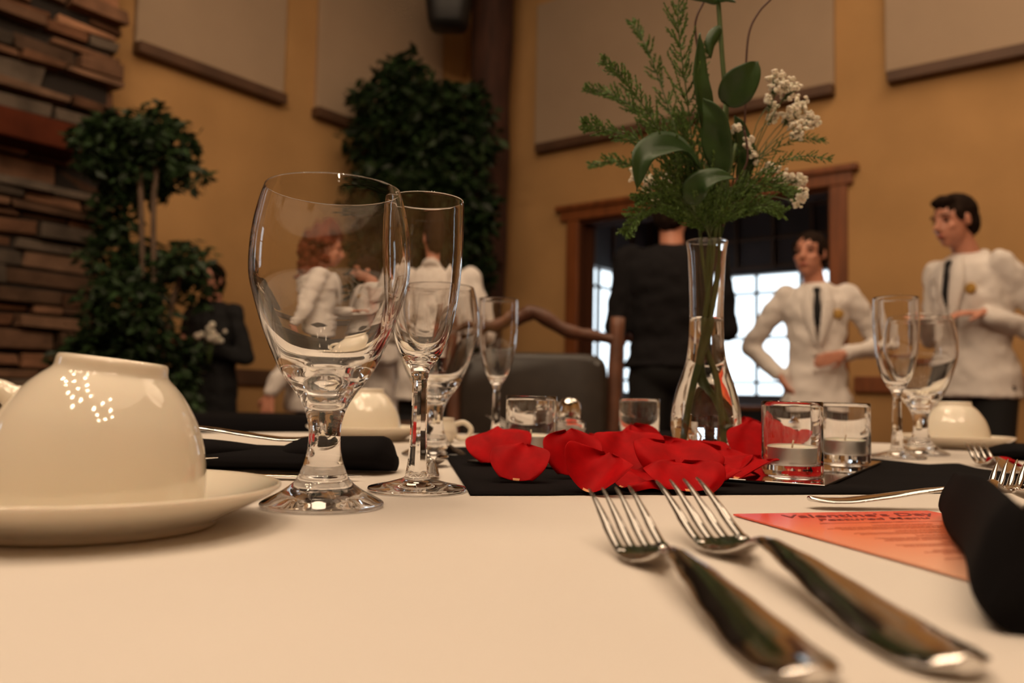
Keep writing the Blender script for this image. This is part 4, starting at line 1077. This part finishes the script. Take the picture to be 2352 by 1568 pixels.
    if hair['s'] == 'tail':
        Hh.cap(h((0, -.10, -.02)), h((.01, -.125, -.16)), .034*k, .020*k, 10)
        for s in (-1, 1): Hh.ell(h((s*.066, .01, .030)), (.014*k, .040*k, .05*k), 10, 8, turn)
    if hair['s'] == 'curly':
        for q in range(130):
            a = random.uniform(0, 2*PI); z = random.uniform(-.27, .13); r = .118 if z > -.06 else .105
            if math.sin(a) > .25 and z < .07: continue
            zz = math.sqrt(max(.05, 1-(max(z, 0)/.14)**2)); c_ = h((r*math.cos(a)*zz, -.02 + r*1.1*math.sin(a)*zz, z))
            Hh.ell(c_, [random.uniform(.018, .034)*k]*3, 8, 6)
        Hh.cap(h((0, -.07, -.02)), h((0, -.095, -.24)), .075*k, .05*k, 12)
    def hd_(co, nr): return co + nr * .006*noise.noise(Vector((co.x*70, co.y*70, co.z*30)))
    mesh_obj('hair', remeshed(Hh, .008, 1 if hair['s'] == 'curly' else 3, hd_), hair['m'], t)
    # ---- trousers and shoes
    T = MB()
    T.ell(hip + P3(0, -.01, .0), (.172*k*w, .135*k*w, .13*k), 20, 12)
    for i, s in enumerate((-1, 1)):
        ft = feet[i]; kn = P3((ft[0]+s*.09)/2, ft[1]/2+.02, .50*k)
        T.cap(P3(s*.088*k, 0, .88*k), kn, .098*k*w, .074*k, 14); T.cap(kn, P3(ft[0], ft[1], .12*k), .074*k, .066*k, 14)
        Sh = MB(); Sh.cap(P3(ft[0], ft[1]-.05, .045), P3(ft[0]+s*.015, ft[1]+.15, .035), .045, .033, 12)
        mesh_obj('shoe', remeshed(Sh, .01, 2), 'dark', t)
    mesh_obj('trousers', remeshed(T, .012, 4), 'blackwool', t)
    # ---- jacket or knitted top
    J = MB(); hem = cloth.get('hem', .82)*k; top_ = 1.475*k
    prof = cloth.get('prof', [(hem, .195, .150), (.95*k, .180, .140), (1.06*k, .158, .125), (1.18*k, .168, .128), (1.30*k, .190, .135), (1.39*k, .186, .120), (1.44*k, .160, .102), (1.465*k, .120, .085), (1.49*k, .072, .068)])
    rings = []
    for z, rx, ry in prof:
        f = max(0, min(1, (z/k-.95)/.5)); oy = lean*f
        rings.append([P3(rx*k*w*math.copysign(abs(math.cos(a))**.85, math.cos(a)), oy + ry*k*w*math.sin(a), z) for a in [2*PI*j/32 for j in range(32)]])
    J.rings(rings)
    for i in range(2):
        J.cap(sh[i] - P3(0, 0, .015), el[i], .064*k*cloth.get('sl', 1), .052*k*cloth.get('sl', 1), 16)
        if cloth.get('long', True): J.cap(el[i], el[i].lerp(hd[i], .93), .053*k, .042*k, 16)
    def wr_(co, nr):
        return co + nr*(.012*noise.noise(Vector((co.x*8, co.y*8, co.z*15))) + .006*noise.noise(Vector((co.x*25, co.y*25, co.z*22))))
    mesh_obj(cloth['n'], remeshed(J, .010, 5, wr_), cloth['m'], t)
    # lapels, collar, tie, badge, buttons
    if cloth['n'] == 'jacket':
        def fy(x, z):       # front surface of the jacket
            rz_ = interp([(a, b) for a, _, b in prof], z)*k*w; rx_ = interp([(a, b) for a, b, _ in prof], z)*k*w
            f = max(0, min(1, (z/k-.95)/.5)); return lean*f + rz_*math.sqrt(max(0, 1-(x/rx_)**2))
        Cc = MB(); Cc.tube([P3(.055*k*math.sin(a)*1.15, lean - .012 + .066*k*math.cos(a), 1.472*k + .030*k*(-math.cos(a))+.0) for a in [R_(40+ i*280/16) for i in range(17)]], .020*k, 10)
        mesh_obj('collar', remeshed(Cc, .006, 2), 'jacket', t)
        for s in (-1, 1):
            L = MB(); pts = [(.052, 1.47), (.070, 1.42), (.090, 1.36), (.060, 1.26), (.018, 1.14)]; inn = [(.040, 1.47), (.030, 1.42), (.020, 1.36), (.010, 1.26), (.004, 1.14)]
            vs = []
            for (xo, z), (xi, _) in zip(pts, inn):
                for x in (xi, (xi+xo)/2, xo): vs.append(P3(s*x*k, fy(x*k, z*k) + (.030 if x < xo*.5 + xi*.5 + 1e-6 else .018)*k, z*k))
            L.add(vs, [(i*3+j, i*3+j+1, i*3+j+4, i*3+j+3) for i in range(4) for j in range(2)])
            lo = L.build('lapel', 'jacket', t); sd = lo.modifiers.new('t', 'SOLIDIFY'); sd.thickness = .010; subsurf(lo, 1)
        V = MB(); V.add([P3(-.034*k, fy(0, 1.46*k)+.014, 1.46*k), P3(.034*k, fy(0, 1.46*k)+.014, 1.46*k), P3(0, fy(0, 1.20*k)+.016, 1.18*k), P3(0, fy(0, 1.4*k)+.020, 1.40*k)], [(0,1,3),(0,3,2),(1,2,3)])
        so = V.build('shirt_front', 'jacket', t); sd = so.modifiers.new('t', 'SOLIDIFY'); sd.thickness = .004
        T_ = MB(); T_.rings([[P3(x*wd*k, fy(0, z*k) + .028*k + d, z*k) for x, d in ((-1, 0), (0, .006), (1, 0), (0, -.006))] for z, wd in ((1.455, .016), (1.435, .019), (1.42, .012), (1.36, .017), (1.30, .019), (1.25, .010))])
        recalc(T_.build('necktie', 'blackwool', t))
        if cloth.get('badge', True):
            bx_ = .100*k; bz = 1.315*k
            MB().ell(P3(-bx_, fy(bx_, bz)+.010, bz), (.030*k, .008, .026*k), 16, 8).build('badge', 'gold', t)
        for z in (1.11, 1.02): MB().ell(P3(.012, fy(0, z*k)+.010, z*k), (.010, .005, .010), 12, 6).build('button', 'jacket', t)
    return t
def pos(u, Y): return ((u-1176)/F_PX*Y, Y)
def facing(dx, dy): return math.atan2(dy, dx) - PI/2
SHORT = dict(s='short', m='hair_dark')
# local +x is the person's right-hand side when facing +y, index 0 is their left
person(pos(1876, 4.1), facing(-.30, -.95), 1.66,
       dict(elbows=((-.33, -.10, 1.10), (.32, -.06, 1.10)), hands=((-.12, .14, 1.05), (.175, .02, .95)), fingers=((.8, .35, -.25), (-.3, .4, -.6)), palms=((.2, -1, 0), (-1, 0, 0)), turn=-22, head=(.03, .03), curl=.4),
       dict(n='jacket', m='jacket', hem=.70, w=.90, prof=[(.70*.95, .215, .165), (.80*.95, .205, .160), (.95*.95, .180, .140), (1.08*.95, .150, .120), (1.20*.95, .160, .135), (1.30*.95, .180, .140), (1.39*.95, .180, .120), (1.44*.95, .155, .100), (1.465*.95, .115, .085), (1.49*.95, .070, .066)]), dict(s='tail', m='hair_dark'),
       'woman in white jacket and black tie, hands on hips, by the doorway')
person(pos(2248, 3.9), facing(-.93, -.36), 1.80,
       dict(elbows=((-.27, -.20, 1.12), (.25, .0, 1.14)), hands=((-.16, .15, 1.235), (.12, .22, 1.22)), fingers=((.5, .8, 0), (-.5, .8, 0)), palms=((.3, 0, -1), (0, 0, -1)), turn=-4, nod=-10, head=(0, .09), lean=.05),
       dict(n='jacket', m='jacket', hem=.83), SHORT,
       'man in white jacket and black tie at the right, seen from the side')
person(pos(1542, 3.9), facing(.05, 1), 1.82,
       dict(elbows=((-.26, .0, 1.15), (.26, .0, 1.15)), hands=((-.16, .24, 1.12), (.16, .24, 1.12)), fingers=((.3, 1, 0), (-.3, 1, 0)), palms=((0, 0, -1), (0, 0, -1)), turn=-20, face=True),
       dict(n='knit_top', m='tee', hem=.93, long=False, w=1.12, sl=1.1), SHORT,
       'man in charcoal top and black trousers with his back turned, at the doorway')
person(pos(998, 4.15), facing(.15, 1), 1.72,
       dict(elbows=((-.25, .02, 1.12), (.25, .02, 1.12)), hands=((-.10, .26, 1.10), (.10, .26, 1.10)), fingers=((.3, 1, 0), (-.3, 1, 0)), palms=((0, 0, -1), (0, 0, -1)), turn=28),
       dict(n='jacket', m='jacket', hem=.80, w=1.02), SHORT,
       'dark haired person in white jacket with back turned, behind the champagne flutes')
person(pos(866, 4.85), facing(-.9, -.35), 1.60,
       dict(elbows=((-.24, -.03, 1.02), (.24, .0, 1.02)), hands=((-.10, .22, 1.02), (.10, .24, 1.00)), fingers=((.3, 1, 0), (-.3, 1, 0)), palms=((0, 0, -1), (0, 0, -1)), head=(0, .06), nod=-12),
       dict(n='jacket', m='jacket', hem=.78, w=.92), dict(s='tail', m='hair_dark'),
       'person in white jacket facing left, between the other two white jackets behind the goblet')
person(pos(718, 4.35), facing(.93, .30), 1.68,
       dict(elbows=((-.22, .02, 1.06), (.22, -.10, 1.03)), hands=((-.10, .24, 1.05), (.235, -.215, .80)), fingers=((.3, 1, 0), (0, -.1, -1)), palms=((0, 0, -1), (-1, .3, 0)), head=(0, .05), nod=-8),
       dict(n='jacket', m='jacket', hem=.74, w=.95), dict(s='curly', m='hair_red'),
       'person with curly auburn hair in white jacket, seen through the large goblet')
person(pos(486, 5.15), facing(-.4, -.9), 1.60,
       dict(elbows=((-.26, -.02, 1.02), (.24, .0, 1.00)), hands=((-.04, .22, 1.08), (.09, .21, 1.10)), fingers=((.9, .5, .1), (-.9, .5, .1)), palms=((0, -1, 0), (0, -1, 0)), turn=10, head=(0, .04)),
       dict(n='knit_top', m='blackwool', hem=.72, w=1.05), dict(s='tail', m='hair_dark'),
       'person in black holding pale flowers, standing behind the bushy ficus')
# flowers held by the person in black
fb = thing('flower_posy', 'small pale bunch of flowers held by the person in black', 'flowers', at(482, 800, 4.93), 0)
mbf = MB(); random.seed(5)
for q in range(26): mbf.ell((random.gauss(0, .035), random.gauss(0, .03), .06 + random.gauss(0, .03)), [random.uniform(.012, .022)]*3, 8, 6)
mbf.build('blossoms', 'gyp', fb)
for q in range(5): MB().tube([(.01*q-.02, 0, .06), (.004*q-.008, 0, -.10)], .003, 6).build('stem', 'stem', fb)

# ------------------------------------------------------------------ rustic branch chairs
def rustic_chair(loc, rz, label):
    t = thing('rustic_chair', label, 'chair', loc, rz, 'rustic branch chairs')     # back panel faces local +y, the seat lies towards +y
    def lg(pts, rs): 
        MB().tube(smoothpath(pts, 5), [interp([(0, rs[0]), (1, rs[1])], i/(5*(len(pts)-1))) for i in range(5*(len(pts)-1)+1)], 14).build('post', 'chairlog', t)
    for s in (-1, 1):
        lg([(s*.215, .0, 0), (s*.225, -.01, .45), (s*.235, -.03, .80), (s*.245, -.05, 1.055)], (.030, .021))
        MB().tube([(s*.225, .46, 0), (s*.22, .45, .46)], [.028, .024], 14).build('leg', 'chairlog', t)
        MB().tube(smoothpath([(s*.225, .0, .66), (s*.25, .2, .67), (s*.235, .43, .655)], 5), .022, 12).build('armrest', 'chairlog', t)
    rail = smoothpath([(-.245, -.04, .985), (-.17, -.045, 1.0), (-.09, -.045, 1.015), (0.0, -.045, 1.065), (.05, -.045, 1.05), (.12, -.045, 1.025), (.19, -.045, 1.02), (.245, -.04, .985)], 6)
    MB().tube(rail, [.014 + .010*math.sin(PI*i/(len(rail)-1))+.002*math.sin(i*1.3) for i in range(len(rail))], 12, .85).build('top_rail', 'chairlog', t)
    p = MB(); rings = []
    for y, e in ((-.045, 0), (-.055, .014), (-.02, .02), (.015, .014), (.02, 0)):
        rings.append([((.195 + e)*math.copysign(abs(math.cos(a))**.22, math.cos(a)), y + .02*(abs(math.cos(a)) > .7), .70 + (.225 + e)*math.copysign(abs(math.sin(a))**.22, math.sin(a))) for a in [2*PI*j/64 for j in range(64)]])
    recalc(p.rings(rings).build('back_cushion', 'leather', t))
    s_ = MB(); rings = []
    for z, e in ((.43, 0), (.44, .012), (.47, .018), (.495, .010), (.50, -.01)):
        rings.append([((.215+e)*math.copysign(abs(math.cos(a))**.3, math.cos(a)), .225 + (.215+e)*math.copysign(abs(math.sin(a))**.3, math.sin(a)), z) for a in [2*PI*j/48 for j in range(48)]])
    recalc(s_.rings(rings).build('seat', 'leather', t))
    return t
rustic_chair((XY(1228, 2.42), 2.42, 0), R_(180-4), 'rustic chair of brown branches with dark leather back, beyond the table')

# ------------------------------------------------------------------ other furniture further back
sdt = thing('draped_table', 'table under a black cloth in front of the people in white jackets', 'table', (XY(735, 2.75) - .09, 2.75, 0), R_(4))
recalc(MB().box((-.33, -.30, .70), (.42, .30, .735)).build('table_top', 'ledge', sdt, smooth=False))
for x in (-.28, .38):
    for y in (-.24, .24): MB().box((x-.02, y-.02, 0), (x+.02, y+.02, .70)).build('leg', 'ledge', sdt, smooth=False)
rings = []
for z, e in ((.7365, 0), (.7355, .004), (.70, .010), (.45, .03), (.2, .045)):
    rings.append([((.38+e + .02*(z < .6)*math.sin(j*.9))*math.copysign(abs(math.cos(a))**.25, math.cos(a)) + .045, (.31+e + .02*(z < .6)*math.cos(j*.9))*math.copysign(abs(math.sin(a))**.25, math.sin(a)), z) for j, a in [(j, 2*PI*j/80) for j in range(80)]])
mb = MB(); mb.rings(rings, caps=False); mb.add(rings[0], [tuple(range(80))]); recalc(mb.build('cloth', 'black_drape', sdt))
# small table and jug in the room beyond the doorway
q = RW(2.1, -2.2, 0)
stb = thing('side_table', 'wooden side table in the room beyond the doorway', 'table', (q.x, q.y, 0), ROOM_ROT)
recalc(MB().box((-.9, -.3, .74), (.9, .3, .78)).build('table_top', 'trim', stb, smooth=False)); recalc(MB().box((-.85, -.27, .60), (.85, .27, .74)).build('apron', 'dark', stb, smooth=False))
for x in (-.82, .82):
    for y in (-.23, .23): MB().box((x-.03, y-.03, 0), (x+.03, y+.03, .60)).build('leg', 'dark', stb, smooth=False)
jq = at(1703, 930, 7.6); jq = RW(1.72, -2.1, .78)
jg = thing('white_jug', 'pale jug on the side table under the hall window', 'jug', jq)
recalc(MB().lathe([(0, 0), (.06, 0), (.075, .04), (.078, .10), (.055, .16), (.05, .19), (.056, .205), (.050, .205), (.045, .19), (.05, .16), (.07, .10), (.065, .02), (0, .015)], 32).build('body', 'china', jg))
MB().tube(smoothpath([(.052, 0, .17), (.10, 0, .16), (.11, 0, .11), (.074, 0, .07)], 5), .009, 8).build('handle', 'china', jg)

# ------------------------------------------------------------------ chandeliers with bare bulbs (their bulbs glint in glass and china)
def chandelier(x, y, z, r, n, label):
    t = thing('chandelier', label, 'chandelier', (x, y, z), random.random(), 'iron chandeliers')
    MB().tube([(r*math.cos(2*PI*j/32), r*math.sin(2*PI*j/32), 0) for j in range(33)], .014, 8).build('ring', 'iron', t)
    MB().tube([(0, 0, .5), (0, 0, CEIL - z)], .010, 8).build('chain', 'iron', t)
    for j in range(3): a = 2*PI*j/3; MB().tube([(0, 0, .5), (r*math.cos(a), r*math.sin(a), 0)], .006, 6).build('stay', 'iron', t)
    for j in range(n):
        a = 2*PI*j/n; rr_ = r if j % 2 else r*.62; c = (rr_*math.cos(a), rr_*math.sin(a), .06 - .10*(j % 3 == 0))
        MB().tube([(r*math.cos(a), r*math.sin(a), 0), (c[0], c[1], c[2]-.07)], .008, 6).build('arm', 'iron', t)
        MB().lathe([(0, -.05), (.014, -.05), (.014, .0), (.01, .01), (0, .01)], 12, (c[0], c[1], c[2]-.04)).build('socket', 'iron', t)
        MB().ell((c[0], c[1], c[2]+.025), (.064, .064, .068), 16, 10).build('bulb', 'bulb', t)
    return t
chandelier(-.75, -.55, 3.3, .55, 8, 'round iron chandelier overhead behind the camera, to the left')
chandelier(.75, -1.1, 3.5, .55, 8, 'round iron chandelier overhead behind the camera, to the right')
chandelier(-1.5, .6, 3.5, .55, 8, 'round iron chandelier overhead to the left of the table')
chandelier(-.5, 1.5, 4.0, .55, 8, 'round iron chandelier overhead beyond the table')
